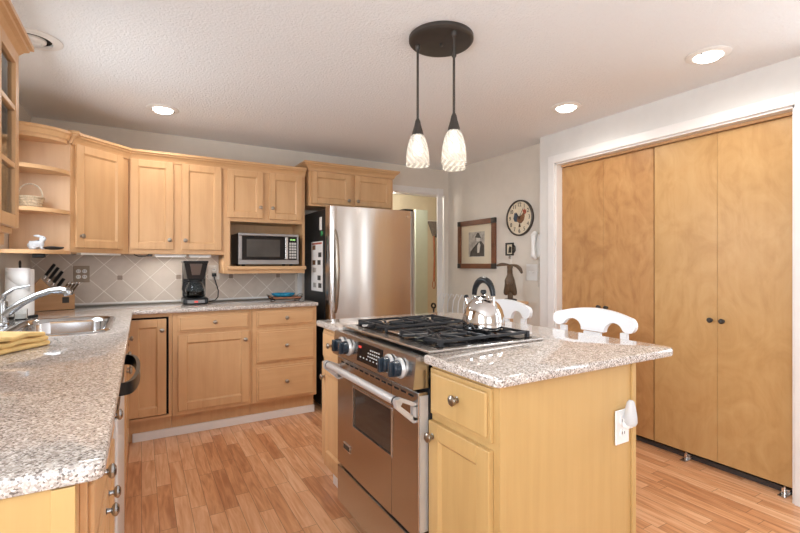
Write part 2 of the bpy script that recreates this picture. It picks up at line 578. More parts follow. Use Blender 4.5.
# ------------------------------------------------------------------ mesh building
class MB:
    def __init__(s):
        s.bm = bmesh.new()

    def _add(s, tmp):
        me = bpy.data.meshes.new('t')
        tmp.to_mesh(me)
        tmp.free()
        s.bm.from_mesh(me)
        bpy.data.meshes.remove(me)
        return s

    def box(s, x0, x1, y0, y1, z0, z1, b=0.0, seg=2):
        t = bmesh.new()
        bmesh.ops.create_cube(t, size=1.0)
        for v in t.verts:
            v.co = Vector(((x0 + x1) / 2 + v.co.x * (x1 - x0), (y0 + y1) / 2 + v.co.y * (y1 - y0), (z0 + z1) / 2 + v.co.z * (z1 - z0)))
        if b > 0:
            bmesh.ops.bevel(t, geom=list(t.edges), offset=b, segments=seg, affect='EDGES', profile=0.5)
        return s._add(t)

    def hexa(s, pts):
        """8 points: bottom loop 0-3, top loop 4-7"""
        t = bmesh.new()
        v = [t.verts.new(p) for p in pts]
        for f in ((3, 2, 1, 0), (4, 5, 6, 7), (0, 1, 5, 4), (1, 2, 6, 5), (2, 3, 7, 6), (3, 0, 4, 7)):
            t.faces.new([v[i] for i in f])
        bmesh.ops.recalc_face_normals(t, faces=list(t.faces))
        return s._add(t)

    def tube(s, pts, r, n=10, closed=False, caps=True):
        t = bmesh.new()
        pts = [Vector(p) for p in pts]
        k = len(pts)
        rr = r if isinstance(r, (list, tuple)) else [r] * k
        rings = []
        ref = None
        for i, p in enumerate(pts):
            if closed:
                d = pts[(i + 1) % k] - pts[i - 1]
            else:
                d = pts[min(i + 1, k - 1)] - pts[max(i - 1, 0)]
            d.normalize()
            if ref is None:
                ref = Vector((0, 0, 1)) if abs(d.z) < 0.9 else Vector((1, 0, 0))
            a = (ref - d * ref.dot(d))
            if a.length < 1e-5:
                a = d.orthogonal()
            a.normalize()
            ref = a
            b = d.cross(a)
            rings.append([t.verts.new(p + (a * math.cos(2 * PI * j / n) + b * math.sin(2 * PI * j / n)) * rr[i]) for j in range(n)])
        m = k if closed else k - 1
        for i in range(m):
            A, B = rings[i], rings[(i + 1) % k]
            for j in range(n):
                t.faces.new((A[j], A[(j + 1) % n], B[(j + 1) % n], B[j]))
        if caps and not closed:
            t.faces.new(rings[0][::-1])
            t.faces.new(rings[-1])
        bmesh.ops.recalc_face_normals(t, faces=list(t.faces))
        return s._add(t)

    def lathe(s, prof, c=(0, 0, 0), n=32, axis='z', caps=True):
        """prof: [(r, h)] along the axis"""
        t = bmesh.new()
        rings = []
        c = Vector(c)

        def P(r, h, a):
            x, y = r * math.cos(a), r * math.sin(a)
            if axis == 'z':
                return c + Vector((x, y, h))
            if axis == 'y':
                return c + Vector((x, h, y))
            return c + Vector((h, x, y))
        for (r, h) in prof:
            if r < 1e-6:
                rings.append([t.verts.new(P(0, h, 0))])
            else:
                rings.append([t.verts.new(P(r, h, 2 * PI * j / n)) for j in range(n)])
        for A, B in zip(rings, rings[1:]):
            for j in range(n):
                a0, a1 = A[j % len(A)], A[(j + 1) % len(A)]
                b0, b1 = B[j % len(B)], B[(j + 1) % len(B)]
                vs = []
                for v in (a0, a1, b1, b0):
                    if v not in vs:
                        vs.append(v)
                if len(vs) > 2:
                    try:
                        t.faces.new(vs)
                    except ValueError:
                        pass
        if caps:
            if len(rings[0]) > 1:
                t.faces.new(rings[0])
            if len(rings[-1]) > 1:
                t.faces.new(rings[-1])
        bmesh.ops.recalc_face_normals(t, faces=list(t.faces))
        return s._add(t)

    def prism(s, poly, d0, d1, plane='xz', fn=None):
        """extrude a 2D polygon; plane gives which axes the polygon uses"""
        t = bmesh.new()

        def P(u, v, d):
            p = {'xz': (u, d, v), 'yz': (d, u, v), 'xy': (u, v, d)}[plane]
            return fn(*p) if fn else p
        A = [t.verts.new(P(u, v, d0)) for u, v in poly]
        B = [t.verts.new(P(u, v, d1)) for u, v in poly]
        f1 = t.faces.new(A)
        f2 = t.faces.new(B[::-1])
        n = len(poly)
        for i in range(n):
            t.faces.new((A[i], A[(i + 1) % n], B[(i + 1) % n], B[i]))
        bmesh.ops.triangulate(t, faces=[f1, f2])
        bmesh.ops.recalc_face_normals(t, faces=list(t.faces))
        return s._add(t)

    def sphere(s, c, r, sx=1, sy=1, sz=1, n=16):
        t = bmesh.new()
        bmesh.ops.create_uvsphere(t, u_segments=n, v_segments=max(8, n // 2), radius=r)
        for v in t.verts:
            v.co = Vector((c[0] + v.co.x * sx, c[1] + v.co.y * sy, c[2] + v.co.z * sz))
        return s._add(t)

    def sweep(s, path, prof, closed=False):
        """path: 2D xy points; prof: [(out, z)] closed profile, out is to the right-hand side of the path; mitred corners"""
        t = bmesh.new()
        P = [Vector((p[0], p[1])) for p in path]
        k = len(P)
        rings = []
        for i in range(k):
            d0 = (P[i] - P[i - 1]).normalized() if (i > 0 or closed) else None
            d1 = (P[(i + 1) % k] - P[i]).normalized() if (i < k - 1 or closed) else None
            if d0 is None:
                d0 = d1
            if d1 is None:
                d1 = d0
            n0, n1 = Vector((d0.y, -d0.x)), Vector((d1.y, -d1.x))
            m = (n0 + n1)
            m = m / max(1e-6, m.dot(n0) if abs(m.dot(n0)) > 1e-6 else 1)
            rings.append([t.verts.new((P[i].x + m.x * o, P[i].y + m.y * o, z)) for o, z in prof])
        n = len(prof)
        for i in range(k if closed else k - 1):
            A, B = rings[i], rings[(i + 1) % k]
            for j in range(n):
                t.faces.new((A[j], A[(j + 1) % n], B[(j + 1) % n], B[j]))
        if not closed:
            t.faces.new(rings[0])
            t.faces.new(rings[-1][::-1])
        bmesh.ops.recalc_face_normals(t, faces=list(t.faces))
        return s._add(t)

    def build(s, name, mat, parent=None, loc=(0, 0, 0), rotz=0.0, smooth=False, angle=35):
        me = bpy.data.meshes.new(name)
        s.bm.to_mesh(me)
        s.bm.free()
        me.materials.append(MATS[mat])
        if smooth:
            for p in me.polygons:
                p.use_smooth = True
            try:
                me.set_sharp_from_angle(angle=R(angle))
            except Exception:
                pass
        o = bpy.data.objects.new(name, me)
        COL.objects.link(o)
        o.location = loc
        o.rotation_euler = (0, 0, rotz)
        if parent:
            o.parent = parent
        return o


def tag(o, label, cat, group=None, kind=None):
    o['label'] = label
    o['category'] = cat
    if group:
        o['group'] = group
    if kind:
        o['kind'] = kind
    return o


def thing(name, label, cat, loc=(0, 0, 0), rotz=0.0, group=None, kind=None):
    o = bpy.data.objects.new(name, None)
    o.empty_display_size = 0.1
    COL.objects.link(o)
    o.location = loc
    o.rotation_euler = (0, 0, rotz)
    return tag(o, label, cat, group, kind)


def struct(name, mb, mat, label, cat, parent=None, **kw):
    o = mb.build(name, mat, parent, **kw)
    if parent is None:
        tag(o, label, cat, kind='structure')
    else:
        o['kind'] = 'structure'
    return o


def copy_tree(o, parent=None):
    c = o.copy()
    COL.objects.link(c)
    if parent is not None:
        c.parent = parent
        c.matrix_parent_inverse = o.matrix_parent_inverse.copy()
    for ch in list(o.children):
        copy_tree(ch, c)
    return c


def skin_mesh(name, verts, edges, mat, parent=None, sub=2, loc=(0, 0, 0), rotz=0):
    me = bpy.data.meshes.new(name)
    me.from_pydata([v[0] for v in verts], edges, [])
    o = bpy.data.objects.new(name, me)
    COL.objects.link(o)
    sk = o.modifiers.new('skin', 'SKIN')
    for i, v in enumerate(verts):
        r = v[1]
        me.skin_vertices[0].data[i].radius = (r, r) if isinstance(r, (int, float)) else r
    me.skin_vertices[0].data[0].use_root = True
    ss = o.modifiers.new('sub', 'SUBSURF')
    ss.levels = sub
    ss.render_levels = sub
    dg = bpy.context.evaluated_depsgraph_get()
    new = bpy.data.meshes.new_from_object(o.evaluated_get(dg))
    bpy.data.objects.remove(o)
    new.name = name
    new.materials.clear()
    new.materials.append(MATS[mat])
    for p in new.polygons:
        p.use_smooth = True
    r = bpy.data.objects.new(name, new)
    COL.objects.link(r)
    r.location = loc
    r.rotation_euler = (0, 0, rotz)
    if parent:
        r.parent = parent
    return r


def rrect(x0, x1, y0, y1, r, n=6):
    pts = []
    for cx, cy, a0 in ((x1 - r, y1 - r, 0), (x0 + r, y1 - r, 90), (x0 + r, y0 + r, 180), (x1 - r, y0 + r, 270)):
        for i in range(n + 1):
            a = R(a0 + 90 * i / n)
            pts.append((cx + r * math.cos(a), cy + r * math.sin(a)))
    return pts


def inset(poly, d):
    n = len(poly)
    out = []
    for i in range(n):
        p0, p1, p2 = Vector(poly[i - 1]), Vector(poly[i]), Vector(poly[(i + 1) % n])
        e0, e1 = (p1 - p0).normalized(), (p2 - p1).normalized()
        n0, n1 = Vector((-e0.y, e0.x)), Vector((-e1.y, e1.x))
        m = n0 + n1
        m = m / max(0.2, m.dot(n0))
        q = p1 + m * d
        out.append((q.x, q.y))
    return out


def slab(outer, holes, z0, z1, r):
    """worktop: counter-clockwise outline with rounded edges, clockwise holes with square edges"""
    mb = MB()
    t = bmesh.new()
    th = z1 - z0
    lv = [(r, z0), (r * 0.3, z0 + r * 0.3), (0, z0 + r), (0, z1 - r), (r * 0.3, z1 - r * 0.3), (r, z1)]
    rings = []
    for d, z in lv:
        pl = inset(outer, d) if d else outer
        rings.append([t.verts.new((x, y, z)) for x, y in pl])
    n = len(outer)
    for A, B in zip(rings, rings[1:]):
        for j in range(n):
            t.faces.new((A[j], A[(j + 1) % n], B[(j + 1) % n], B[j]))
    hr = []
    for h in holes:
        a = [t.verts.new((x, y, z0)) for x, y in h]
        b = [t.verts.new((x, y, z1)) for x, y in h]
        m = len(h)
        for j in range(m):
            t.faces.new((a[j], a[(j + 1) % m], b[(j + 1) % m], b[j]))
        hr.append((a, b))
    for idx, ring in ((0, rings[0]), (1, rings[-1])):
        edges = []
        for loop in [ring] + [h[idx] for h in hr]:
            for j in range(len(loop)):
                e = t.edges.get((loop[j], loop[(j + 1) % len(loop)]))
                edges.append(e)
        bmesh.ops.triangle_fill(t, use_beauty=True, use_dissolve=False, edges=edges)
    bmesh.ops.recalc_face_normals(t, faces=list(t.faces))
    mb._add(t)
    return mb


def text_mesh(txt, size, mat, parent, loc, rot, name='numeral', extrude=0.0006):
    cu = bpy.data.curves.new(name, 'FONT')
    cu.body = txt
    cu.size = size
    cu.align_x = 'CENTER'
    cu.align_y = 'CENTER'
    cu.extrude = extrude
    o = bpy.data.objects.new(name, cu)
    COL.objects.link(o)
    dg = bpy.context.evaluated_depsgraph_get()
    me = bpy.data.meshes.new_from_object(o.evaluated_get(dg))
    bpy.data.objects.remove(o)
    me.materials.clear()
    me.materials.append(MATS[mat])
    r = bpy.data.objects.new(name, me)
    COL.objects.link(r)
    r.location = loc
    r.rotation_euler = rot
    r.parent = parent
    return r


# ------------------------------------------------------------------ the setting
XL, XC, XR, XD = -0.685, 2.88, 3.01, 2.945      # window wall, closet wall face, clock wall face, closet door face
YB, YF = 4.08, -2.5                              # back wall face, wall behind the camera
H = 2.28
T = 0.12
XE, YE = 4.3, 5.5                                # hall beyond the doorway

struct('floor', MB().box(XL - T, XE + T, YF - T, YE + T, -0.05, 0), 'floor', 'oak strip floor in short red-brown boards', 'floor')
struct('ceiling', MB().box(XL - T, XE + T, YF - T, YE + T, H, H + 0.06), 'ceiling', 'off-white textured ceiling', 'ceiling')
# wall_left with the sink window and an added opening for daylight
WL = MB()
wins = [(-0.95, 0.55, 0.9, 2.05), (2.19, 3.06, 1.1, 2.02)]
WL.box(XL - T, XL, YF - T, -0.95, 0, H)
WL.box(XL - T, XL, 0.55, 2.19, 0, H)
WL.box(XL - T, XL, 3.06, YB + T, 0, H)
for y0, y1, z0, z1 in wins:
    WL.box(XL - T, XL, y0, y1, 0, z0)
    WL.box(XL - T, XL, y0, y1, z1, H)
struct('wall_left', WL, 'wall_paint', 'beige wall with the sink window and upper cabinets', 'wall')
# wall_back with the doorway beside the fridge
DX0, DX1, DZ = 2.16, 2.957, 2.0
WB = MB().box(XL, DX0, YB, YB + T, 0, H).box(DX1, XR, YB, YB + T, 0, H).box(DX0, DX1, YB, YB + T, DZ, H)
struct('wall_back', WB, 'wall_paint', 'beige wall behind the upper cabinets and fridge', 'wall')
struct('wall_clock', MB().box(XR, XR + T, 2.62, YB + T, 0, H), 'wall_paint', 'beige wall carrying clock, picture and phone', 'wall')
# closet wall with opening
CY0, CY1, CZ = 0.942, 2.462, 2.035
WC = MB().box(XC, XR + 0.02, CY1, 2.62, 0, H).box(XC, XR + 0.02, CY0, CY1, CZ, H)
RW = [(-1.0, -0.5, 0.85, 2.12), (0.20, 0.68, 0.85, 2.12)]  # unseen openings added so the fridge door reflects bright streaks
WC.box(XC, XR + 0.02, YF - T, -1.0, 0, H).box(XC, XR + 0.02, -0.5, 0.20, 0, H).box(XC, XR + 0.02, 0.68, CY0, 0, H)
for y0, y1, z0, z1 in RW:
    WC.box(XC, XR + 0.02, y0, y1, 0, z0).box(XC, XR + 0.02, y0, y1, z1, H)
struct('wall_closet', WC, 'wall_light', 'pale beige wall around the closet', 'wall')
struct('wall_closet_inside', MB().box(XR + 0.55, XR + 0.6, CY0 - 0.1, CY1 + 0.1, 0, H).box(XR + 0.02, XR + 0.55, CY1 + 0.05, CY1 + 0.1, 0, H).box(XR + 0.02, XR + 0.55, CY0 - 0.1, CY0 - 0.05, 0, H), 'wall_light', 'closet interior walls', 'wall')
# wall behind the camera
FX0, FX1, FZ0, FZ1 = -0.3, 1.3, 0.75, 2.12  # unseen opening added to let daylight in
WF = MB().box(XL, FX0, YF - T, YF, 0, H).box(FX1, XC, YF - T, YF, 0, H).box(FX0, FX1, YF - T, YF, 0, FZ0).box(FX0, FX1, YF - T, YF, FZ1, H)
struct('wall_front', WF, 'wall_paint', 'beige wall behind the camera with an added wide window', 'wall')
# hall
struct('wall_hall_back', MB().box(1.2, XE + T, YE, YE + T, 0, H), 'hall_paint', 'warm yellow hall wall seen through the doorway', 'wall')
struct('wall_hall_side', MB().box(XE, XE + T, YB, YE, 0, H).box(1.2, 1.2 + T, YB + T, YE, 0, H).box(XR + T, XE, YB, YB + T, 0, H), 'hall_paint', 'warm yellow hall side walls', 'wall')


def window(name, label, axis, a0, a1, z0, z1, pos, mull=1):
    """white frame in an opening; axis x: window in a wall of constant x"""
    root = thing(name, label, 'window', kind='structure')
    f = MB()
    s = 0.03 if a1 - a0 < 0.4 else 0.045

    def B(u0, u1, zz0, zz1, d=0.03):
        if axis == 'x':
            f.box(pos - d, pos + d, u0, u1, zz0, zz1, 0.004)
        else:
            f.box(u0, u1, pos - d, pos + d, zz0, zz1, 0.004)
    B(a0, a1, z0, z0 + s)
    B(a0, a1, z1 - s, z1)
    B(a0, a0 + s, z0 + s, z1 - s)
    B(a1 - s, a1, z0 + s, z1 - s)
    for i in range(mull):
        c = a0 + (a1 - a0) * (i + 1) / (mull + 1)
        B(c - 0.02, c + 0.02, z0 + s, z1 - s)
    f.build('window_frame', 'white_trim', root)
    return root


window('window_1', 'white framed window over the kitchen sink', 'x', 2.192, 3.058, 1.102, 2.018, XL - 0.05)
window('added_window_2', 'added unseen white framed window beside the camera', 'x', -0.948, 0.548, 0.902, 2.048, XL - 0.05)  # unseen, added to supply daylight from the side
window('added_window_3', 'added unseen wide white framed window behind the camera', 'y', FX0 + 0.002, FX1 - 0.002, FZ0 + 0.002, FZ1 - 0.002, YF - 0.06, 2)  # unseen, added to supply daylight from behind

window('added_window_4', 'added unseen window in the closet wall beside the camera, for a fridge streak', 'x', -0.998, -0.502, 0.852, 2.118, XC + 0.06, 0)  # added only to reflect as a streak in the fridge door
window('added_window_5', 'added unseen narrow window near the closet, for a fridge streak', 'x', 0.202, 0.678, 0.852, 2.118, XC + 0.06, 0)  # added as the source of a second fridge door streak

# doorway casing
tr = MB()
CXI = 2.848
tr.box(CXI, CXI + 0.072, YB - 0.018, YB, 0, DZ, 0.003)
tr.box(DX0 - 0.06, CXI, YB - 0.018, YB, DZ, DZ + 0.06, 0.003)
tr.box(CXI, CXI + 0.078, YB - 0.022, YB, DZ, DZ + 0.066, 0.003)
tr.box(DX1 - 0.012, DX1, YB, YB + T, 0, DZ)
tr.box(DX0, DX1, YB, YB + T, DZ - 0.012, DZ)
struct('trim_1', tr, 'white_trim', 'white casing around the doorway beside the fridge', 'trim')
# closet casing and track
tr = MB()
cw = 0.062
tr.box(XC - 0.016, XC, CY1, CY1 + cw, 0, CZ + cw, 0.003)
tr.box(XC - 0.016, XC, CY0 - cw, CY0, 0, CZ + cw, 0.003)
tr.box(XC - 0.016, XC, CY0, CY1, CZ, CZ + cw, 0.003)
tr.box(XC, XR, CY1 - 0.012, CY1, 0, CZ)
tr.box(XC, XR, CY0, CY0 + 0.012, 0, CZ)
tr.box(XC, XR, CY0, CY1, CZ - 0.012, CZ)
struct('trim_2', tr, 'white_trim', 'white casing around the wooden closet doors', 'trim')
struct('trim_3', MB().box(XD - 0.012, XD + 0.04, CY0 + 0.014, CY1 - 0.014, CZ - 0.03, CZ - 0.0125, 0.002), 'maple', 'wooden head strip above the closet doors', 'trim')
tr = MB()
tr.box(XR - 0.014, XR, 2.63, YB - 0.03, 0, 0.09, 0.004)
struct('baseboard_right', tr, 'white_trim', 'white baseboard under the clock wall', 'baseboard')
tr = MB()
tr.box(XC - 0.014, XC, CY1 + cw, 2.62, 0, 0.09, 0.004)
struct('baseboard_closet', tr, 'white_trim', 'white baseboard beside the closet', 'baseboard')

# closet bifold doors: two pairs of two panels
pw = (CY1 - CY0 - 0.03) / 4
for i, (nm, lab) in enumerate((('door_1', 'birch bifold closet door farther from the clock wall, with bare wall beyond it'), ('door_2', 'birch bifold closet door beside the clock wall, behind the white stool'))):
    y0 = CY0 + 0.013 + i * (2 * pw + 0.005)
    root = thing(nm, lab, 'closet door', (XD, y0, 0), kind='structure', group=None)
    for j in range(2):
        p = MB().box(0, 0.032, j * pw + 0.0008, (j + 1) * pw - 0.0008, 0.05, CZ - 0.022 - 0.012, 0.0015)
        o = p.build('door_panel', ('birch', 'red_birch')[i], root)
    for j in (-1, 1):
        k = MB().lathe([(0.0, -0.033), (0.010, -0.032), (0.0155, -0.025), (0.015, -0.018), (0.008, -0.010), (0.010, 0.0)], (0, pw + j * 0.031, 0.890 + (0.015 if i else 0)), 20, 'x')
        k.build('knob', 'bronze', root, smooth=True)
    for j in (0.06, 2 * pw - 0.06):
        pass
# floor pivot brackets of the closet doors
for i, yy in enumerate((1.008, 1.50)):
    b = thing('floor_bracket', ('steel floor pivot bracket under the closet door at its hinge end', 'small steel floor pin bracket under the middle of the closet doors')[i], 'bracket', (XD + 0.0, yy, 0))
    MB().box(-0.045, 0.03, -0.018, 0.018, 0.0, 0.006, 0.001).box(0.012, 0.03, -0.018, 0.018, 0.006, 0.03, 0.001).build('plate', 'light_steel', b)
    MB().lathe([(0.006, 0.006), (0.006, 0.045)], (-0.0 + 0.002, 0, 0), 12).build('pin', 'light_steel', b)
struct('closet_shade_strip', MB().box(XD + 0.035, XD + 0.06, CY0 + 0.013, CY1 - 0.013, 0, 0.028), 'closet_gap_shade', 'dark strip painting the shade under the closet doors', 'trim')  # dark colour stands in for shade in the gap below the doors

# backsplash on back wall and window wall corner
bs = thing('backsplash', 'beige diamond-set tile backsplash with small brown accent tiles', 'backsplash', (-0.145, 0, 1.119), kind='structure')
p1 = MB().box(XL + 0.145, 1.236 + 0.145, YB - 0.008, YB - 0.0005, 0.9165 - 1.119, 1.42 - 1.119)
p1.build('tile_field', 'tile', bs)
for i in range(-1, 4):
    xx = i * 0.408
    if xx - 0.145 < XL:
        continue
    MB().box(xx - 0.017, xx + 0.017, YB - 0.0095, YB - 0.007, -0.017, 0.017, 0.001).build('accent_tile', 'accent_tile', bs)
MB().box(XL + 0.145, 1.225 + 0.145, YB - 0.014, YB - 0.008, 0.9165 - 1.119, 0.932 - 1.119, 0.002).build('tile_edge', 'wall_light', bs)
bs['label'] = 'beige diamond-set tile backsplash with small brown accent tiles'
MB().box(1.26, 1.30, YB - 0.02, YB, 0.0, 1.5, 0.003).build('trim_5', 'wall_light')
o = bpy.data.objects['trim_5']
tag(o, 'pale vertical trim strip between the backsplash and fridge', 'trim', kind='structure')

# hall door slab standing open
hd = thing('door_3', 'pale green hall door standing open beyond the doorway', 'door', (3.06, 4.86, 0), kind='structure')
MB().box(0, 0.19, 0, 0.04, 0.012, 1.93, 0.003).build('door_panel', 'hall_door_paint', hd)

# broom hanging in the hall
br = thing('broom', 'grey bristle broom with reddish handle hanging beyond the doorway', 'broom', (3.765, YE - 0.035, 0.86))
MB().prism([(-0.105, 1.0), (0.09, 1.0), (0.075, 0.93), (0.035, 0.83), (0.012, 0.78), (-0.012, 0.78), (-0.03, 0.83), (-0.07, 0.93)], -0.02, 0.02, 'xz').build('bristle_head', 'grey_bristle', br)
MB().box(-0.15, 0.10, -0.022, 0.022, 0.996, 1.012, 0.004).build('bristle_tip', 'offwhite_plastic', br)
MB().prism([(0.03, 0.96), (0.085, 0.98), (0.085, 0.80), (0.05, 0.76), (0.02, 0.79)], -0.024, 0.024, 'xz').build('cap', 'black_plastic', br)
MB().tube([(0.0, 0, 0.80), (0.012, 0, 0.45), (0.0, 0, 0.12)], 0.015, 10).build('handle', 'red_handle', br, smooth=True)
MB().tube([(0.024 * math.sin(a), 0, 0.06 + 0.06 * math.cos(a)) for a in [2 * PI * i / 16 for i in range(16)]], 0.007, 8, closed=True).build('hanging_loop', 'red_handle', br, smooth=True)
MB().tube([(0.005, 0.03, 0.79), (0.005, -0.03, 0.79)], 0.006, 8).build('hook', 'pewter', br)


# ------------------------------------------------------------------ cabinets
def knob_mb(c=(0, 0, 0), s=1.0):
    return MB().lathe([(0.0, -0.027 * s), (0.008 * s, -0.0265 * s), (0.0145 * s, -0.022 * s), (0.0155 * s, -0.018 * s), (0.012 * s, -0.013 * s), (0.0055 * s, -0.010 * s), (0.006 * s, -0.002), (0.010 * s, 0.0)], c, 20, 'y')


def door_mb(w, h, st=0.056, t=0.02):
    """framed door, local x 0..w, z 0..h, front face at y=-t, back at y=0"""
    m = MB()
    m.box(0, st, -t, 0, 0, h, 0.003)
    m.box(w - st, w, -t, 0, 0, h, 0.003)
    m.box(st, w - st, -t, 0, 0, st, 0.003)
    m.box(st, w - st, -t, 0, h - st, h, 0.003)
    # moulded step and recessed panel
    i = 0.010
    m.box(st, w - st, -t + 0.010, -0.002, st, h - st)
    prof = [(0, -t + 0.002), (i, -t + 0.0105)]
    a, b, c, d = st, w - st, st, h - st
    t_ = bmesh.new()
    o = [t_.verts.new(p) for p in ((a, prof[0][1], c), (b, prof[0][1], c), (b, prof[0][1], d), (a, prof[0][1], d))]
    n = [t_.verts.new(p) for p in ((a + i, prof[1][1], c + i), (b - i, prof[1][1], c + i), (b - i, prof[1][1], d - i), (a + i, prof[1][1], d - i))]
    for j in range(4):
        t_.faces.new((o[j], o[(j + 1) % 4], n[(j + 1) % 4], n[j]))
    m._add(t_)
    return m


def drawer_mb(w, h, t=0.02):
    m = MB()
    m.box(0, w, -t * 0.55, 0, 0, h, 0.002)
    m.box(0.012, w - 0.012, -t, -t * 0.5, 0.012, h - 0.012, 0.005)
    return m


def front(root, typ, x0, x1, z0, z1, knob=None, mat='maple', yoff=0.0, kmat='pewter', st=0.056, ks=1.0):
    w_, h_ = x1 - x0, z1 - z0
    if typ == 'door':
        o = door_mb(w_, h_, st).build('door', mat, root, (x0, yoff, z0))
    else:
        m = mat + '_horizontal' if (mat + '_horizontal') in MATS else mat
        o = drawer_mb(w_, h_).build('drawer', m, root, (x0, yoff, z0))
    if knob:
        knob_mb(s=ks).build('knob', kmat, o, (knob[0] - x0, -0.02, knob[1] - z0), smooth=True)
    return o


def base_cabinet(label, loc, rotz, w_, d_, fronts, h=0.883, toe=0.158, toe_in=0.075, mat='maple', group='maple base cabinets', name='base_cabinet', open_front=None, trim=True, sides=(True, True), kmat='pewter', ks=1.0, hollow=False):
    root = thing(name, label, 'cabinet', loc, rotz, group)
    c = MB()
    if open_front:
        a0, a1, b0, b1 = open_front
        c.box(0, w_, 0.022, d_, toe, h)
        c.box(0, w_, 0, 0.021, b1, h, 0.001)
        c.box(0, w_, 0, 0.021, toe, b0, 0.001)
        c.box(0, a0, 0, 0.021, b0, b1, 0.001)
        c.box(a1, w_, 0, 0.021, b0, b1, 0.001)
    elif hollow:
        c.box(0, w_, 0, 0.02, toe, h).box(0, 0.018, 0.02, d_, toe, h).box(w_ - 0.018, w_, 0.02, d_, toe, h).box(0.018, w_ - 0.018, 0.02, d_, toe, toe + 0.018)
    else:
        c.box(0, w_, 0, d_, toe, h, 0.0012)
    c.build('carcass', mat, root)
    if open_front:
        MB().box(a0, a1, 0.0205, 0.0218, b0, b1).build('cavity', 'void_shade', root)  # thin black sheet paints the unlit interior behind the door gap
    MB().box(0, w_, toe_in, d_, 0, toe).build('toe_kick', mat, root)
    for f in fronts:
        front(root, *f[:5], knob=f[5] if len(f) > 5 else None, mat=mat, kmat=kmat, ks=ks)
    return root


YC = 3.49        # face of the back base cabinets
# corner base cabinet (lazy-susan style single door with a dark gap round it)
base_cabinet('maple corner base cabinet with one door outlined by dark gaps, beside the sink counter', (-0.66, YC, 0), 0, 0.66 + 0.184, 0.585,
             [('door', 0.585, 0.808, 0.186, 0.846, (0.782, 0.768))], open_front=(0.57, 0.824, 0.176, 0.858))
base_cabinet('maple base cabinet with one drawer over one door, under the coffee maker', (0.186, YC, 0), 0, 0.539, 0.585,
             [('drawer', 0.035, 0.517, 0.742, 0.862, (0.276, 0.803)), ('door', 0.035, 0.517, 0.19, 0.722, (0.487, 0.66))])
base_cabinet('maple base cabinet with three stacked drawers, beside the fridge', (0.727, YC, 0), 0, 0.511, 0.585,
             [('drawer', 0.032, 0.489, 0.742, 0.866, (0.26, 0.804)), ('drawer', 0.032, 0.489, 0.463, 0.712, (0.26, 0.588)), ('drawer', 0.032, 0.489, 0.172, 0.428, (0.26, 0.306))])
struct('baseboard_back', MB().box(-0.055, 1.24, YC + 0.052, YC + 0.0735, 0, 0.058, 0.004), 'white_trim', 'white baseboard along the toe kick of the back cabinets', 'baseboard')

# sink run, faces at x = XS looking to +x
XS = -0.088
g = 'maple cabinets under the sink counter'
base_cabinet('maple drawer and door cabinet at the open end of the sink counter', (XS, 0.866, 0), R(90), 0.70, 0.59,
             [('drawer', 0.02, 0.345, 0.735, 0.870, (0.182, 0.815)), ('drawer', 0.355, 0.68, 0.735, 0.870, (0.53, 0.825)),
              ('door', 0.02, 0.345, 0.165, 0.715, (0.315, 0.675)), ('door', 0.355, 0.68, 0.165, 0.715, (0.405, 0.675))], group=g, kmat='brushed_nickel', ks=0.95)
base_cabinet('maple sink base cabinet beyond the dishwasher', (XS, 2.19, 0), R(90), 1.275, 0.59,
             [('drawer', 0.02, 0.55, 0.735, 0.855, (0.285, 0.795)), ('drawer', 0.57, 1.05, 0.735, 0.855, (0.80, 0.795)),
              ('door', 0.02, 0.55, 0.165, 0.715, (0.52, 0.665)), ('door', 0.57, 1.05, 0.165, 0.715, (0.60, 0.665))], group=g, hollow=True)
# end panel at camera end
ep = MB().box(-0.64, -0.088, 0.848, 0.864, 0.0, 0.883, 0.001).box(-0.118, -0.088, 0.842, 0.849, 0.0, 0.883, 0.001)
tag(ep.build('end_panel', 'lit_maple'), 'maple panel closing the open end of the sink counter', 'panel')

# dishwasher
dw = thing('dishwasher', 'white dishwasher with black control strip in the sink counter', 'dishwasher', (XS, 1.572, 0), R(90))
MB().box(0, 0.612, 0.0, 0.57, 0.08, 0.873).build('body', 'appliance_white', dw)
MB().box(0.004, 0.608, -0.026, -0.0005, 0.11, 0.758, 0.004).build('door', 'appliance_white', dw)
MB().box(0.004, 0.608, -0.026, -0.0005, 0.762, 0.872, 0.004).build('control_panel', 'black_plastic', dw)
hp = [(0.055, -0.026, 0.835)] + [(0.306 - 0.25 * math.cos(PI * i / 14), -0.026 - 0.046 * math.sin(PI * i / 14) ** 0.7, 0.835) for i in range(1, 14)] + [(0.557, -0.026, 0.835)]
hm = MB()
t_ = bmesh.new()
ring = []
for p in hp:
    x, y, z = p
    ring.append([t_.verts.new(q) for q in ((x, y, z - 0.02), (x, y - 0.012, z - 0.02), (x, y - 0.012, z + 0.02), (x, y, z + 0.02))])
for A, B in zip(ring, ring[1:]):
    for j in range(4):
        t_.faces.new((A[j], A[(j + 1) % 4], B[(j + 1) % 4], B[j]))
t_.faces.new(ring[0][::-1])
t_.faces.new(ring[-1])
bmesh.ops.recalc_face_normals(t_, faces=list(t_.faces))
hm._add(t_)
hm.build('handle', 'black_plastic', dw, smooth=True, angle=50)
MB().box(0, 0.612, 0.05, 0.06, 0.0, 0.079).build('kick_plate', 'black_matte', dw)

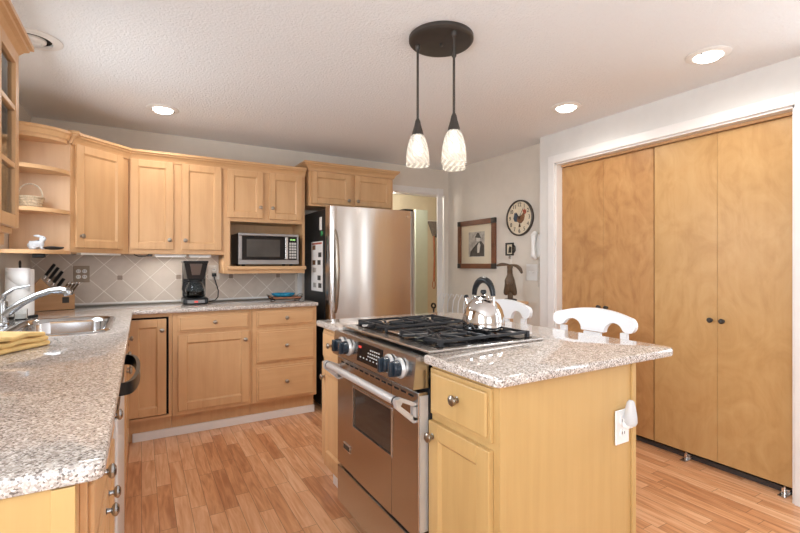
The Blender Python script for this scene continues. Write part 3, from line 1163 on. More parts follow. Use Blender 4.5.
# ------------------------------------------------------------------ L shaped worktop
CT0, CT1 = 0.8845, 0.9145
xe = -0.05
outer = [(XL + 0.003, 0.838)] + [(xe - 0.018 + 0.018 * math.cos(R(a)), 0.856 + 0.018 * math.sin(R(a))) for a in (-90, -60, -30, 0)] + \
        [(xe, YC - 0.038), (1.24, YC - 0.038), (1.24, YB - 0.009), (XL + 0.003, YB - 0.009)]
sx0, sx1, sy0, sy1 = -0.555, -0.128, 2.40, 3.12
hole = rrect(sx0 + 0.02, sx1 - 0.02, sy0 + 0.02, sy1 - 0.02, 0.09)[::-1]
tag(slab(outer, [hole], CT0, CT1, 0.007).build('worktop', 'granite', smooth=True, angle=30),
    'L-shaped speckled beige granite worktop holding the sink', 'worktop')

# sink
snk = thing('kitchen_sink', 'stainless drop-in sink set in the granite worktop', 'sink', (0, 0, 0.9145))
t_ = bmesh.new()
lv = [(0.0, 0.0006), (0.004, 0.008), (0.016, 0.0095), (0.026, 0.007), (0.034, -0.02), (0.04, -0.12), (0.06, -0.155), (0.10, -0.165)]
rings = []
for d, z in lv:
    rr = max(0.03, 0.11 - d * 0.6)
    rings.append([t_.verts.new((x, y, z)) for x, y in rrect(sx0 + d, sx1 - d, sy0 + d, sy1 - d, rr)])
for A, B in zip(rings, rings[1:]):
    n = len(A)
    for j in range(n):
        t_.faces.new((A[j], A[(j + 1) % n], B[(j + 1) % n], B[j]))
t_.faces.new(rings[-1])
bmesh.ops.recalc_face_normals(t_, faces=list(t_.faces))
for f in t_.faces:
    f.normal_flip() if f.normal.z < -0.2 else None
MB()._add(t_).build('basin', 'sink_steel', snk, smooth=True, angle=60)
MB().lathe([(0.042, -0.163), (0.040, -0.160), (0.03, -0.161), (0.0, -0.163)], (-0.345, 2.72, 0), 24).build('drain', 'chrome', snk, smooth=True)

# faucet
fc = thing('faucet', 'brushed steel single-lever faucet arching over the sink', 'faucet', (-0.607, 2.93, 0.915))
MB().lathe([(0.034, 0), (0.034, 0.008), (0.027, 0.014), (0.025, 0.06), (0.025, 0.115), (0.022, 0.125), (0.0, 0.13)], (0, 0, 0), 28).build('base', 'brushed_nickel', fc, smooth=True)
sp = [(0, 0, 0.05), (0.035, -0.006, 0.075), (0.085, -0.016, 0.115), (0.145, -0.03, 0.15), (0.20, -0.042, 0.172), (0.245, -0.052, 0.178), (0.27, -0.058, 0.17)]
MB().tube(sp, [0.024, 0.021, 0.0175, 0.016, 0.0165, 0.019, 0.022], 16).build('spout', 'brushed_nickel', fc, smooth=True)
MB().tube([(0.269, -0.058, 0.171), (0.276, -0.060, 0.158), (0.279, -0.061, 0.146)], [0.0225, 0.0225, 0.018], 16).build('spray_head', 'brushed_nickel', fc, smooth=True)
MB().tube([(0, 0, 0.122), (0.012, 0.0, 0.155), (0.05, -0.006, 0.185), (0.115, -0.016, 0.20)], [0.014, 0.010, 0.007, 0.004], 12).build('lever', 'brushed_nickel', fc, smooth=True)
# soap bottle
sd = thing('soap_cup', 'small clear glass cup behind the faucet', 'cup', (-0.575, 3.165, 0.915))
MB().lathe([(0.0, 0.002), (0.026, 0.0), (0.03, 0.01), (0.031, 0.062), (0.028, 0.062), (0.026, 0.012), (0.0, 0.01)], (0, 0, 0), 20).build('glass_wall', 'clear_glass', sd, smooth=True)
MB().lathe([(0.0, 0.010), (0.025, 0.0105), (0.0255, 0.035), (0.0, 0.036)], (0, 0, 0), 20).build('contents', 'tv_label', sd, smooth=True)

# paper towel roll
pt = thing('paper_towel_roll', 'white paper towel roll on a black upright holder', 'paper towel', (-0.605, 3.31, 0.915))
MB().lathe([(0.0, 0), (0.082, 0), (0.082, 0.012), (0.0, 0.014)], (0, 0, 0), 32).build('holder_base', 'black_matte', pt, smooth=True)
MB().lathe([(0.006, 0.012), (0.006, 0.30)], (0, 0, 0), 12).build('holder_rod', 'black_matte', pt)
MB().tube([(0, 0.016 * math.sin(2 * PI * i / 14), 0.312 - 0.016 * math.cos(2 * PI * i / 14)) for i in range(14)], 0.0035, 8, closed=True).build('holder_loop', 'bronze', pt, smooth=True)
MB().lathe([(0.02, 0.016), (0.064, 0.015), (0.0645, 0.018), (0.0645, 0.277), (0.063, 0.281), (0.02, 0.281), (0.02, 0.016)], (0, 0, 0), 40, caps=False).build('roll', 'paper', pt, smooth=True)
fl = MB()
t_ = bmesh.new()
A, B = [], []
for i in range(9):
    a = R(-150 + i * 13)
    r = 0.0665 + 0.0012 * i
    x, y = r * math.cos(a), r * math.sin(a)
    A.append(t_.verts.new((x, y, 0.288)))
    B.append(t_.verts.new((x * 1.02, y * 1.02, 0.25 - 0.10 * (i / 8.0))))
for i in range(8):
    t_.faces.new((A[i], A[i + 1], B[i + 1], B[i]))
fl._add(t_)
fo = fl.build('loose_sheet', 'paper', pt, smooth=True)
so = fo.modifiers.new('s', 'SOLIDIFY')
so.thickness = 0.0015

# knife block with knives
kb = thing('knife_block', 'wooden knife block holding knives and scissors in the corner', 'knife block', (-0.53, 3.80, 0.915), R(10))
MB().prism([(-0.12, 0), (0.125, 0), (0.125, 0.105), (0.035, 0.105), (-0.06, 0.215), (-0.12, 0.14)], -0.055, 0.055, 'xz').build('block', 'block_wood', kb)
MB().box(0.056, 0.094, -0.0565, -0.055, 0.045, 0.085, 0.0005).build('emblem', 'ink', kb)
nd = Vector((0.52, 0, 0.85)).normalized()
row = []
k_i = 0
for r_i, (cx, cz) in enumerate(((-0.05, 0.217), (-0.03, 0.194), (-0.008, 0.168), (0.015, 0.141))):
    for c_i, yy in enumerate((-0.034, 0.0, 0.034)):
        base = Vector((cx, yy, cz - 0.012)) + Vector((0.757, 0, 0.654)) * 0.012
        ln = 0.112 if r_i < 3 else 0.085
        kn = thing('kitchen_knife', 'black-handled knife standing in the wooden knife block', 'knife', (-0.53, 3.80, 0.915), R(10), 'knives in the knife block')
        MB().tube([base, base + nd * 0.022], [0.0075, 0.008], 8).build('bolster', 'chrome', kn, smooth=True)
        MB().tube([base + nd * 0.0225, base + nd * (ln * 0.6), base + nd * ln], [0.0085, 0.0095, 0.0085], 8).build('handle', 'black_plastic', kn, smooth=True)
for c_i in range(4):
    base = Vector((0.052 + c_i * 0.019, -0.034, 0.1135))
    kn = thing('steak_knife', 'steel-capped steak knife in the low front step of the knife block', 'knife', (-0.53, 3.80, 0.915), R(10), 'steak knives in the knife block')
    MB().tube([base, base + nd * 0.07], 0.0065, 8).build('handle', 'dark_carved', kn, smooth=True)
    MB().tube([base + nd * 0.0705, base + nd * 0.085], 0.0072, 8).build('cap', 'chrome', kn, smooth=True)

# folded yellow towel
tw = thing('dish_towel', 'folded mustard yellow dish towel on the granite beside the sink', 'towel', (-0.475, 2.09, 0.915), R(58))
for i, (zz, s, dx) in enumerate(((0.0, 1.0, 0.0), (0.019, 0.98, -0.004), (0.038, 0.95, -0.008))):
    t_ = bmesh.new()
    prof = []
    rw = 0.0085
    hw = 0.115 * s
    pts = [(-hw, 0.001), (hw - rw, 0.001)] + [(hw - rw + rw * math.sin(a), rw + 0.001 - rw * math.cos(a)) for a in [PI * k / 8 for k in range(1, 8)]] + [(hw - rw, 2 * rw + 0.001), (-hw, 2 * rw + 0.001)]
    gx = 14
    rows = []
    for j in range(gx + 1):
        u = -0.14 * s + 0.28 * s * j / gx
        wv = 0.0025 * math.sin(j * 1.1 + i * 2) * (1 if i else 0.2)
        rows.append([t_.verts.new((u, p[0] * (1 + 0.02 * math.sin(j * 0.7 + i)) + dx, p[1] + zz + (wv if p[1] > 0.004 or i else 0) - 0.010 * (i > 0) * max(0, abs(j - gx / 2) / gx * 2 - 0.75))) for p in pts])
    n = len(pts)
    for A, B in zip(rows, rows[1:]):
        for j in range(n):
            t_.faces.new((A[j], A[(j + 1) % n], B[(j + 1) % n], B[j]))
    t_.faces.new(rows[0])
    t_.faces.new(rows[-1][::-1])
    bmesh.ops.recalc_face_normals(t_, faces=list(t_.faces))
    MB()._add(t_).build('fold', 'yellow_cloth', tw, smooth=True, angle=50, rotz=R(180))

# ------------------------------------------------------------------ upper cabinets
YU = 3.77
UXL = -0.083
UB, UT = 1.299, 2.0


def upper_cabinet(label, loc, rotz, w_, d_, z0, z1, doors, name='wall_cabinet', group='maple wall cabinets', cavity=None):
    root = thing(name, label, 'cabinet', loc, rotz, group)
    c = MB()
    if cavity:
        a0, a1, b0, b1 = cavity
        c.box(0, a0, 0, d_, z0, z1, 0.001)
        c.box(a1, w_, 0, d_, z0, z1, 0.001)
        c.box(a0, a1, 0, d_, b1, z1)
        c.box(a0, a1, 0, d_, z0, b0)
        c.box(a0, a1, d_ - 0.012, d_, b0, b1)
    else:
        c.box(0, w_, 0, d_, z0, z1, 0.001)
    c.build('carcass', 'maple', root)
    for f in doors:
        front(root, 'door', *f[:4], knob=f[4], st=0.05)
    return root


upper_cabinet('maple wall cabinet with two tall doors above the coffee maker', (UXL + 0.002, YU, 0), 0, 0.651, 0.305, UB, UT,
              [(0.010, 0.288, UB + 0.035, 1.988, (0.263, UB + 0.105)), (0.345, 0.628, UB + 0.035, 1.988, (0.370, UB + 0.105))])
mw = upper_cabinet('maple wall cabinet with two short doors over the microwave niche', (0.57, YU, 0), 0, 0.662, 0.305, 1.147, UT,
                   [(0.022, 0.300, 1.600, 1.985, (0.278, 1.69)), (0.352, 0.632, 1.600, 1.985, (0.377, 1.69))], cavity=(0.045, 0.64, 1.208, 1.57))
MB().box(0.02, 0.668, -0.03, -0.001, 1.178, 1.208, 0.006).build('shelf_lip', 'maple_horizontal', mw)

# diagonal corner wall cabinet
cc = thing('corner_wall_cabinet', 'maple diagonal corner wall cabinet between the open shelves and the two-door cabinet', 'cabinet', (0, 0, 0), group='maple wall cabinets')
ca, cb_ = (UXL - 0.305, 3.465), (UXL, YU)
MB().prism([ca, cb_, (UXL, YB - 0.002), (XL + 0.002, YB - 0.002), (XL + 0.002, 3.465)], UB, UT, 'xy').build('carcass', 'maple', cc)
dl = math.hypot(cb_[0] - ca[0], cb_[1] - ca[1])
dd = door_mb(dl - 0.085, 1.988 - UB - 0.03, 0.05).build('door', 'maple', cc, (ca[0] + 0.026 * 0.7071, ca[1] + 0.026 * 0.7071, UB + 0.03), R(45))
knob_mb().build('knob', 'pewter', dd, (0.03, -0.02, 0.075), smooth=True)

# quarter-round open shelf unit
su = thing('open_shelf', 'maple open corner shelf unit with rounded shelves beside the window', 'shelf', (0, 0, 0))
SBX, SBY = XL + 0.003, 3.4635
MB().box(SBX, -0.389, 3.4515, SBY, UB - 0.012, UT, 0.001).build('back_panel', 'maple_inside', su)
for z in (UB - 0.014, 1.53, 1.775):
    pl = [(SBX, 3.451), (SBX, 3.22)]
    if z < 1.3:
        pl = [(SBX, 3.451), (SBX, 3.15)]
    ylow = pl[1][1]
    cx0 = SBX + 0.05
    for i in range(11):
        a = R(90 * i / 10)
        pl.append((cx0 + (-0.385 - cx0) * math.sin(a), 3.43 - (3.43 - ylow) * math.cos(a)))
    pl.append((-0.385, 3.451))
    MB().prism(pl, z, z + 0.022, 'xy').build('shelf', 'maple_horizontal', su)
curve = [(SBX + 0.05 + (-0.40 - SBX - 0.05) * math.sin(R(9 * i)), 3.43 - 0.13 * math.cos(R(9 * i))) for i in range(11)]
MB().prism([(SBX, 3.451), (SBX, 3.30)] + curve + [(-0.40, 3.451)], UT - 0.03, UT, 'xy').build('top_board', 'maple', su)
MB().sweep([(SBX, 3.30)] + curve, [(o_ * 0.8 + 0.001, z + 0.004 + UT) for o_, z in ((0.0, -0.012), (0.010, -0.012), (0.024, 0.014), (0.036, 0.022), (0.036, 0.036), (0.0, 0.036))]).build('cornice', 'maple_horizontal', su)

# glass-door wall cabinet on the window wall
GF = -0.397
gc = thing('glass_cabinet', 'maple wall cabinet with divided glass doors beside the window', 'cabinet', (GF, 1.50, 0), R(90))
gz0, gz1 = 1.352, 1.965
GD = 0.305
m = MB()
m.box(0, 0.55, GD - 0.012, GD, gz0 - 0.02, gz1 + 0.01)
m.box(0, 0.018, 0, GD, gz0 - 0.02, gz1 + 0.01, 0.001)
m.box(0.532, 0.55, 0, GD, gz0 - 0.02, gz1 + 0.01, 0.001)
m.box(0.018, 0.532, 0, GD - 0.012, gz0 - 0.02, gz0, 0.001)
m.box(0.018, 0.532, 0, GD - 0.012, gz1 - 0.01, gz1 + 0.01, 0.001)
m.build('carcass', 'maple', gc)
MB().box(0.02, 0.53, 0.02, GD - 0.014, 1.60, 1.616).build('inside_shelf', 'maple_inside', gc)
MB().box(0.0, 0.545, 0.02, 0.04, gz0 - 0.06, gz0 - 0.021, 0.002).box(0.525, 0.545, 0.04, 0.25, gz0 - 0.06, gz0 - 0.021, 0.002).build('light_rail', 'maple_horizontal', gc)
for i, x0 in enumerate((0.004, 0.279)):
    x1 = x0 + 0.267
    st = 0.042
    d = MB()
    d.box(x0, x0 + st, -0.02, 0, gz0, gz1, 0.002).box(x1 - st, x1, -0.02, 0, gz0, gz1, 0.002)
    d.box(x0 + st, x1 - st, -0.02, 0, gz0, gz0 + st, 0.002).box(x0 + st, x1 - st, -0.02, 0, gz1 - st, gz1, 0.002)
    for z in (1.565, 1.765):
        d.box(x0 + st, x1 - st, -0.018, -0.002, z - 0.009, z + 0.009, 0.002)
    do = d.build('door', 'maple', gc)
    MB().box(x0 + st, x1 - st, -0.0085, -0.0055, gz0 + st, gz1 - st).build('glass_pane', 'thin_pane', do)
# items inside glass cabinet
for i, (xx, zz, hh) in enumerate(((0.36, gz0, 0.14), (0.47, 1.616, 0.12))):
    o = MB().lathe([(0.0, 0.001), (0.035, 0.001), (0.04, 0.02), (0.045, hh), (0.041, hh), (0.036, 0.02), (0.0, 0.012)], (0, 0, 0), 20).build('jar', ('wicker', 'offwhite_plastic')[i], None, smooth=True)
    o.location = (GF - 0.15, 1.50 + xx, zz)
    tag(o, ('straw-coloured jar on the floor of the glass-door cabinet', 'pale cup on the shelf inside the glass-door cabinet')[i], 'jar')

# crown moulding
CP = [(0.0, -0.022), (0.010, -0.022), (0.012, -0.012), (0.016, -0.002), (0.028, 0.014), (0.040, 0.022), (0.042, 0.030), (0.052, 0.034), (0.052, 0.05), (0.0, 0.05)]
cr = MB().sweep([(-0.394, 3.4505), (UXL - 0.305, 3.4505), (UXL - 0.305, 3.465), (UXL, YU), (1.232, YU)], [(o_ + 0.001, z + 0.004 + UT) for o_, z in CP])
tag(cr.build('crown_moulding', 'maple_horizontal'), 'maple crown moulding along the top of the back wall cabinets', 'moulding')
cr = MB().sweep([(GF, 1.49), (GF, 2.052), (XL + 0.004, 2.052)], [(o_ + 0.001, z + gz1 + 0.0115 - 0.012 + 0.012) for o_, z in CP])
o = cr.build('crown_moulding', 'maple_horizontal', gc, rotz=0)
# crown of the glass cabinet is built in world axes: undo the parent turn
o.matrix_parent_inverse = Matrix.Rotation(R(-90), 4, 'Z') @ Matrix.Translation((-GF, -1.50, 0))
o.name = 'cornice'

# cabinet above the fridge
of = upper_cabinet('maple wall cabinet with two doors above the fridge', (1.262, 3.75, 0), 0, 0.838, 0.325, 1.735, 2.065,
                   [(0.022, 0.392, 1.757, 2.04, (0.366, 1.80)), (0.432, 0.816, 1.757, 2.04, (0.458, 1.80))])
MB().sweep([(0, 0.325), (0, 0), (0.838, 0), (0.838, 0.325)], [(o_ + 0.001, z + 2.065 + 0.002) for o_, z in CP]).build('crown', 'maple_horizontal', of)

# ------------------------------------------------------------------ fridge
fr = thing('refrigerator', 'stainless bottom-freezer refrigerator with black sides', 'refrigerator', (1.322, 3.40, 0))
FW = 0.82
MB().box(0.0, FW, 0.115, 0.66, 0.02, 1.685, 0.004).build('body', 'fridge_black', fr)


def bow_door(z0, z1):
    t_ = bmesh.new()
    n = 20
    prof = [(0.0, 0.105), (0.0, 0.02), (0.006, 0.008)]
    for i in range(n + 1):
        u = i / n
        prof.append((0.02 + (FW - 0.04) * u, 0.0 - 0.012 * math.sin(PI * u)))
    prof += [(FW - 0.006, 0.008), (FW, 0.02), (FW, 0.105)]
    m = MB()
    m._add(t_)
    m.prism(prof, z0, z1, 'xy')
    return m


dr = bow_door(0.76, 1.70).build('door', 'fridge_steel', fr, smooth=True, angle=40)
hz = [0.83 + (1.50 - 0.83) * i / 16 for i in range(17)]
hpts = [(0.045, 0.0 - 0.008 - 0.04 * math.sin(PI * i / 16) ** 0.55, z) for i, z in enumerate(hz)]
hpts[0] = (0.045, 0.004, hz[0])
hpts[-1] = (0.045, 0.004, hz[-1])
MB().tube(hpts, [0.012 + 0.006 * math.sin(PI * i / 16) for i in range(17)], 12).build('handle', 'pewter', dr, smooth=True)
lg = MB().lathe([(0.0, -0.002), (0.02, -0.0015), (0.022, 0.001), (0.0, 0.002)], (0, 0, 0), 20, 'y').build('emblem', 'chrome', dr, (FW - 0.075, -0.007, 1.645), smooth=True)
lg.scale = (1.3, 1, 0.5)
dr2 = bow_door(0.06, 0.745).build('freezer_drawer', 'fridge_steel', fr, smooth=True, angle=40)
MB().tube([(0.08, 0.0, 0.68), (0.09, -0.06, 0.68), (FW - 0.09, -0.06, 0.68), (FW - 0.08, 0.0, 0.68)], 0.012, 10).build('handle', 'kettle_steel', dr2, smooth=True)
MB().box(FW - 0.10, FW - 0.005, 0.03, 0.14, 1.70, 1.722, 0.004).build('hinge_cover', 'black_plastic', fr)
MB().box(0.03, FW - 0.03, 0.118, 0.16, 0.0, 0.058).build('kick_grille', 'black_matte', fr)
# paper sheet of photos and magnets on the black fridge side
sh = thing('photo_sheet', 'white sheet printed with small photos on the black fridge side', 'paper', (1.322, 3.565, 0.99))
MB().box(-0.0022, -0.0008, 0, 0.29, 0, 0.43).build('sheet', 'paper', sh)
for r_i in range(6):
    for c_i in range(2):
        if (r_i + c_i) % 3 == 2:
            continue
        y0 = 0.03 + c_i * 0.13 + (0.02 if r_i % 2 else 0)
        z0 = 0.03 + r_i * 0.066
        MB().box(-0.0030, -0.0022, y0, y0 + 0.075, z0, z0 + 0.04).build('photo', ('photo_dark', 'photo_grey', 'photo_dark', 'rooster_brown')[(r_i * 2 + c_i) % 4], sh)
MB().box(-0.0030, -0.0022, 0.02, 0.27, 0.405, 0.42).build('header', 'rooster_red', sh)
MB().box(-0.004, -0.0022, 0.05, 0.07, 0.432, 0.45, 0.0005)
o = MB().box(-0.004, -0.0008, 0, 0.055, 0, 0.11, 0.001).build('paper_note', 'paper', None, (1.322, 3.585, 1.515))
tag(o, 'small white note held near the top of the fridge side', 'note')
o = MB().lathe([(0.0, -0.008), (0.02, -0.007), (0.022, -0.0008)], (0, 0, 0), 16, 'x').build('fridge_magnet', 'green_magnet', None, (1.322, 3.585, 1.485), smooth=True)
tag(o, 'round green magnet below the white note on the fridge', 'magnet')

# ------------------------------------------------------------------ things on the back worktop and in the niche
mwv = thing('microwave', 'stainless and black microwave in the maple niche', 'microwave', (0.672, 3.735, 1.2095))
MW, MH, MD = 0.495, 0.268, 0.33
MB().box(0, MW, 0.02, MD, 0.012, MH, 0.004).build('housing', 'black_plastic', mwv)
for xx in (0.05, MW - 0.05):
    for yy in (0.06, MD - 0.04):
        MB().lathe([(0.014, -0.0005), (0.014, 0.013)], (xx, yy, 0), 12).build('foot', 'black_matte', mwv)
m = MB()
m.box(0, MW, 0.0, 0.0195, 0.012, 0.05, 0.003).box(0, MW, 0, 0.0195, MH - 0.022, MH, 0.003)
m.box(0, 0.028, 0, 0.0195, 0.05, MH - 0.022, 0.003).box(MW - 0.014, MW, 0, 0.0195, 0.05, MH - 0.022, 0.003)
m.build('front_frame', 'dark_steel', mwv)
d = MB().box(0.028, 0.375, 0.003, 0.0195, 0.051, MH - 0.023, 0.002).build('door', 'black_glass', mwv)
MB().box(0.065, 0.335, 0.001, 0.003, 0.075, MH - 0.05, 0.0005).build('window', 'window_glass_dark', d)
MB().box(0.378, 0.402, -0.008, 0.0195, 0.055, MH - 0.027, 0.003).build('handle', 'range_steel', d)
cp = MB().box(0.404, MW - 0.015, 0.003, 0.0195, 0.051, MH - 0.023, 0.002).build('control_panel', 'black_glass', mwv)
MB().box(0.415, MW - 0.03, 0.0015, 0.003, MH - 0.058, MH - 0.036).build('display', 'black_matte', cp)
for i in range(4):
    MB().box(0.424 + i * 0.010 + (0.003 if i > 1 else 0), 0.430 + i * 0.010 + (0.003 if i > 1 else 0), 0.0005, 0.0015, MH - 0.053, MH - 0.041).build('digit', 'green_led', cp)
for r_i in range(6):
    for c_i in range(3):
        MB().box(0.414 + c_i * 0.021, 0.431 + c_i * 0.021, 0.0015, 0.003, 0.062 + r_i * 0.0235, 0.079 + r_i * 0.0235).build('button', 'tv_label', cp)

cm = thing('coffee_maker', 'black drip coffee maker with glass carafe on the back worktop', 'coffee maker', (0.272, 3.72, 0.915))
W_ = 0.178
MB().box(0, W_, 0.0, 0.215, 0.0, 0.05, 0.012).build('base', 'black_plastic', cm)
MB().box(0.028, W_ - 0.028, -0.003, 0.004, 0.008, 0.036, 0.003).build('control_strip', 'dim_steel', cm)
MB().box(0.076, 0.102, -0.005, -0.0025, 0.014, 0.028, 0.001).build('switch', 'red_led', cm)
MB().box(0.006, W_ - 0.006, 0.135, 0.215, 0.05, 0.33, 0.012).build('tower', 'black_plastic', cm)
MB().hexa([(0.03, 0.02, 0.195), (W_ - 0.03, 0.02, 0.195), (W_ - 0.012, 0.134, 0.195), (0.012, 0.134, 0.195),
           (0.006, 0.002, 0.318), (W_ - 0.006, 0.002, 0.318), (W_ - 0.006, 0.134, 0.318), (0.006, 0.134, 0.318)]).build('brew_basket', 'black_plastic', cm)
MB().hexa([(0.062, 0.012, 0.225), (W_ - 0.062, 0.012, 0.225), (W_ - 0.062, 0.02, 0.225), (0.062, 0.02, 0.225),
           (0.045, -0.004, 0.312), (W_ - 0.045, -0.004, 0.312), (W_ - 0.045, 0.01, 0.312), (0.045, 0.01, 0.312)]).build('front_plate', 'dim_steel', cm)
MB().box(0.0, W_, 0.0, 0.215, 0.3185, 0.334, 0.006).build('lid', 'black_plastic', cm)
car = MB().lathe([(0.0, 0.002), (0.058, 0.002), (0.07, 0.02), (0.072, 0.06), (0.06, 0.10), (0.045, 0.125), (0.048, 0.136), (0.044, 0.136), (0.041, 0.125), (0.056, 0.098), (0.068, 0.06), (0.066, 0.022), (0.0, 0.006)], (0, 0, 0), 32).build('carafe', 'clear_glass', cm, (0.089, 0.066, 0.05), smooth=True)
MB().lathe([(0.046, 0.12), (0.050, 0.121), (0.050, 0.14), (0.0, 0.142)], (0, 0, 0), 24).build('carafe_lid', 'black_plastic', car, smooth=True)
MB().tube([(-0.045, -0.03, 0.128), (-0.085, -0.055, 0.12), (-0.092, -0.058, 0.07), (-0.07, -0.045, 0.03)], 0.008, 8).build('carafe_handle', 'black_plastic', car, smooth=True)
MB().lathe([(0.0, 0.0075), (0.064, 0.0225), (0.066, 0.05), (0.0, 0.051)], (0, 0, 0), 28).build('coffee', 'black_glass', car, smooth=True)


# outlets
def outlet(name, label, loc, rotz, plate_mat, w_=0.072, h_=0.116, kind='outlet'):
    root = thing(name, label, 'wall plate', loc, rotz)
    MB().box(-w_ / 2, w_ / 2, -0.006, -0.0005, -h_ / 2, h_ / 2, 0.002).build('plate', plate_mat, root)
    if kind == 'outlet':
        for z in (-0.021, 0.021):
            s = MB().lathe([(0.0, -0.009), (0.0155, -0.0085), (0.0165, -0.0055)], (0, 0, z), 20, 'y').build('socket', 'white_plastic', root, smooth=True)
            MB().box(-0.0075, -0.005, -0.0095, -0.0088, z - 0.003, z + 0.006).box(0.005, 0.0075, -0.0095, -0.0088, z - 0.003, z + 0.006).build('slot', 'ink', s)
    elif kind == 'double':
        for x in (-0.019, 0.019):
            for z in (-0.021, 0.021):
                s = MB().lathe([(0.0, -0.009), (0.0145, -0.0085), (0.0155, -0.0055)], (x, 0, z), 20, 'y').build('socket', 'white_plastic', root, smooth=True)
                MB().box(x - 0.007, x - 0.0045, -0.0095, -0.0088, z - 0.003, z + 0.006).box(x + 0.0045, x + 0.007, -0.0095, -0.0088, z - 0.003, z + 0.006).build('slot', 'ink', s)
    else:
        for x in (-0.023, 0.023):
            MB().box(x - 0.005, x + 0.005, -0.014, -0.006, -0.004, 0.008, 0.002).build('toggle', plate_mat, root)
    return root


outlet('wall_outlet', 'brass-edged double outlet on the tile behind the knife block', (-0.388, YB - 0.009, 1.15), 0, 'old_brass', 0.10, 0.125, 'double')
outlet('wall_outlet', 'pale outlet on the tile beside the coffee maker with a black plug', (0.532, YB - 0.009, 1.155), 0, 'offwhite_plastic', 0.09, 0.125)
outlet('wall_outlet', 'white outlet on the maple end of the island, holding a night light', (1.424, 0.9365, 0.668), 0, 'white_plastic')
outlet('light_switch', 'white double switch plate below the phone on the clock wall', (XR, 2.83, 1.15), R(90) * -1, 'white_plastic', 0.128, 0.145, 'switch')
pg = thing('power_cord', 'black power cord and plug of the coffee maker', 'cord')
MB().box(0.515, 0.549, YB - 0.046, YB - 0.0195, 1.118, 1.148, 0.006).build('plug', 'black_plastic', pg)
cpts = []
ctrl = [(0.532, YB - 0.035, 1.115), (0.545, YB - 0.05, 1.06), (0.56, YB - 0.07, 1.0), (0.555, YB - 0.09, 0.95), (0.53, YB - 0.11, 0.925), (0.50, YB - 0.13, 0.920), (0.472, YB - 0.16, 0.920)]
MB().tube(ctrl, 0.004, 8).build('cable', 'black_plastic', pg, smooth=True)
nl = thing('night_light', 'frosted night light plugged into the island outlet', 'night light', (1.424 + 0.006, 0.9275, 0.690))
MB().box(-0.016, 0.016, -0.024, -0.001, -0.022, 0.012, 0.005).build('body', 'white_plastic', nl)
MB().lathe([(0.0, -0.012), (0.016, -0.010), (0.021, 0.0), (0.0205, 0.02), (0.016, 0.05), (0.012, 0.068), (0.007, 0.074), (0.0, 0.075)], (0, -0.022, 0), 24).build('shade', 'frosted', nl, smooth=True)

# blue dish on a rack
rk = thing('serving_rack', 'rust-brown serving rack under the blue dish on the back worktop', 'rack', (1.075, 3.83, 0.915))
MB().box(-0.12, 0.12, -0.085, 0.085, 0.014, 0.028, 0.004).build('board', 'rust_clay', rk)
for sx in (-1, 1):
    MB().tube([(sx * 0.13, -0.07, 0.03), (sx * 0.105, -0.07, 0.005), (sx * 0.105, 0.07, 0.005), (sx * 0.13, 0.07, 0.03)], 0.005, 8).build('runner', 'black_matte', rk, smooth=True)
    MB().tube([(sx * 0.115, -0.06, 0.025), (sx * 0.145, -0.04, 0.046), (sx * 0.145, 0.04, 0.046), (sx * 0.115, 0.06, 0.025)], 0.004, 8).build('handle', 'pewter', rk, smooth=True)
bd = MB().lathe([(0.0, 0.001), (0.06, 0.001), (0.08, 0.012), (0.09, 0.03), (0.086, 0.03), (0.075, 0.014), (0.0, 0.008)], (0, 0, 0), 32).build('dish', 'blue_ceramic', None, (1.06, 3.83, 0.9435), smooth=True)
bd.scale = (1.15, 0.85, 1)
tag(bd, 'shallow blue dish resting on the rust-brown rack', 'dish')

# under-cabinet lights
for i, (x0, x1) in enumerate(((0.085, 0.30), (0.32, 0.48))):
    u = thing('under_cabinet_light', ('white strip light under the two-door wall cabinet, over the bare tile', 'white strip light under the two-door wall cabinet, over the coffee maker')[i], 'light', (x0, YU + 0.05, UB))
    MB().box(0, x1 - x0, 0, 0.05, -0.018, -0.0005, 0.003).build('housing', 'white_plastic', u)
    MB().box(0.01, x1 - x0 - 0.01, 0.005, 0.045, -0.0205, -0.0185).build('diffuser', 'strip_glow', u)
    l = bpy.data.lights.new('strip_lamp', 'AREA')
    l.shape = 'RECTANGLE'
    l.size, l.size_y, l.energy, l.color = x1 - x0, 0.04, 1.0, (1.0, 0.93, 0.85)
    lo = bpy.data.objects.new('strip_lamp', l)
    lo.location = ((x1 - x0) / 2, 0.025, -0.023)
    COL.objects.link(lo)
    lo.parent = u
u = thing('under_cabinet_socket', 'black socket and looped wire under the two-door wall cabinet', 'socket', (-0.02, YU + 0.04, UB))
MB().box(0.06, 0.09, 0, 0.04, -0.018, -0.0005, 0.002).build('box', 'black_plastic', u)
MB().tube([(-0.03, 0.02, -0.004), (0.0, 0.02, -0.016), (0.03, 0.02, -0.019), (0.062, 0.02, -0.009)], 0.0035, 8).build('wire', 'black_plastic', u, smooth=True)
u = thing('under_cabinet_light', 'long white strip light under the diagonal corner cabinet', 'light', (-0.34, 3.53, UB), R(45))
MB().box(0, 0.30, 0, 0.04, -0.014, -0.0005, 0.003).build('housing', 'white_plastic', u)
u = MB().box(-0.03, 0.03, -0.02, 0.02, -0.022, -0.0005, 0.003).build('puck_sensor', 'black_plastic', None, (-0.52, 3.32, UB - 0.0145))
tag(u, 'small black sensor box under the lowest rounded shelf', 'sensor')

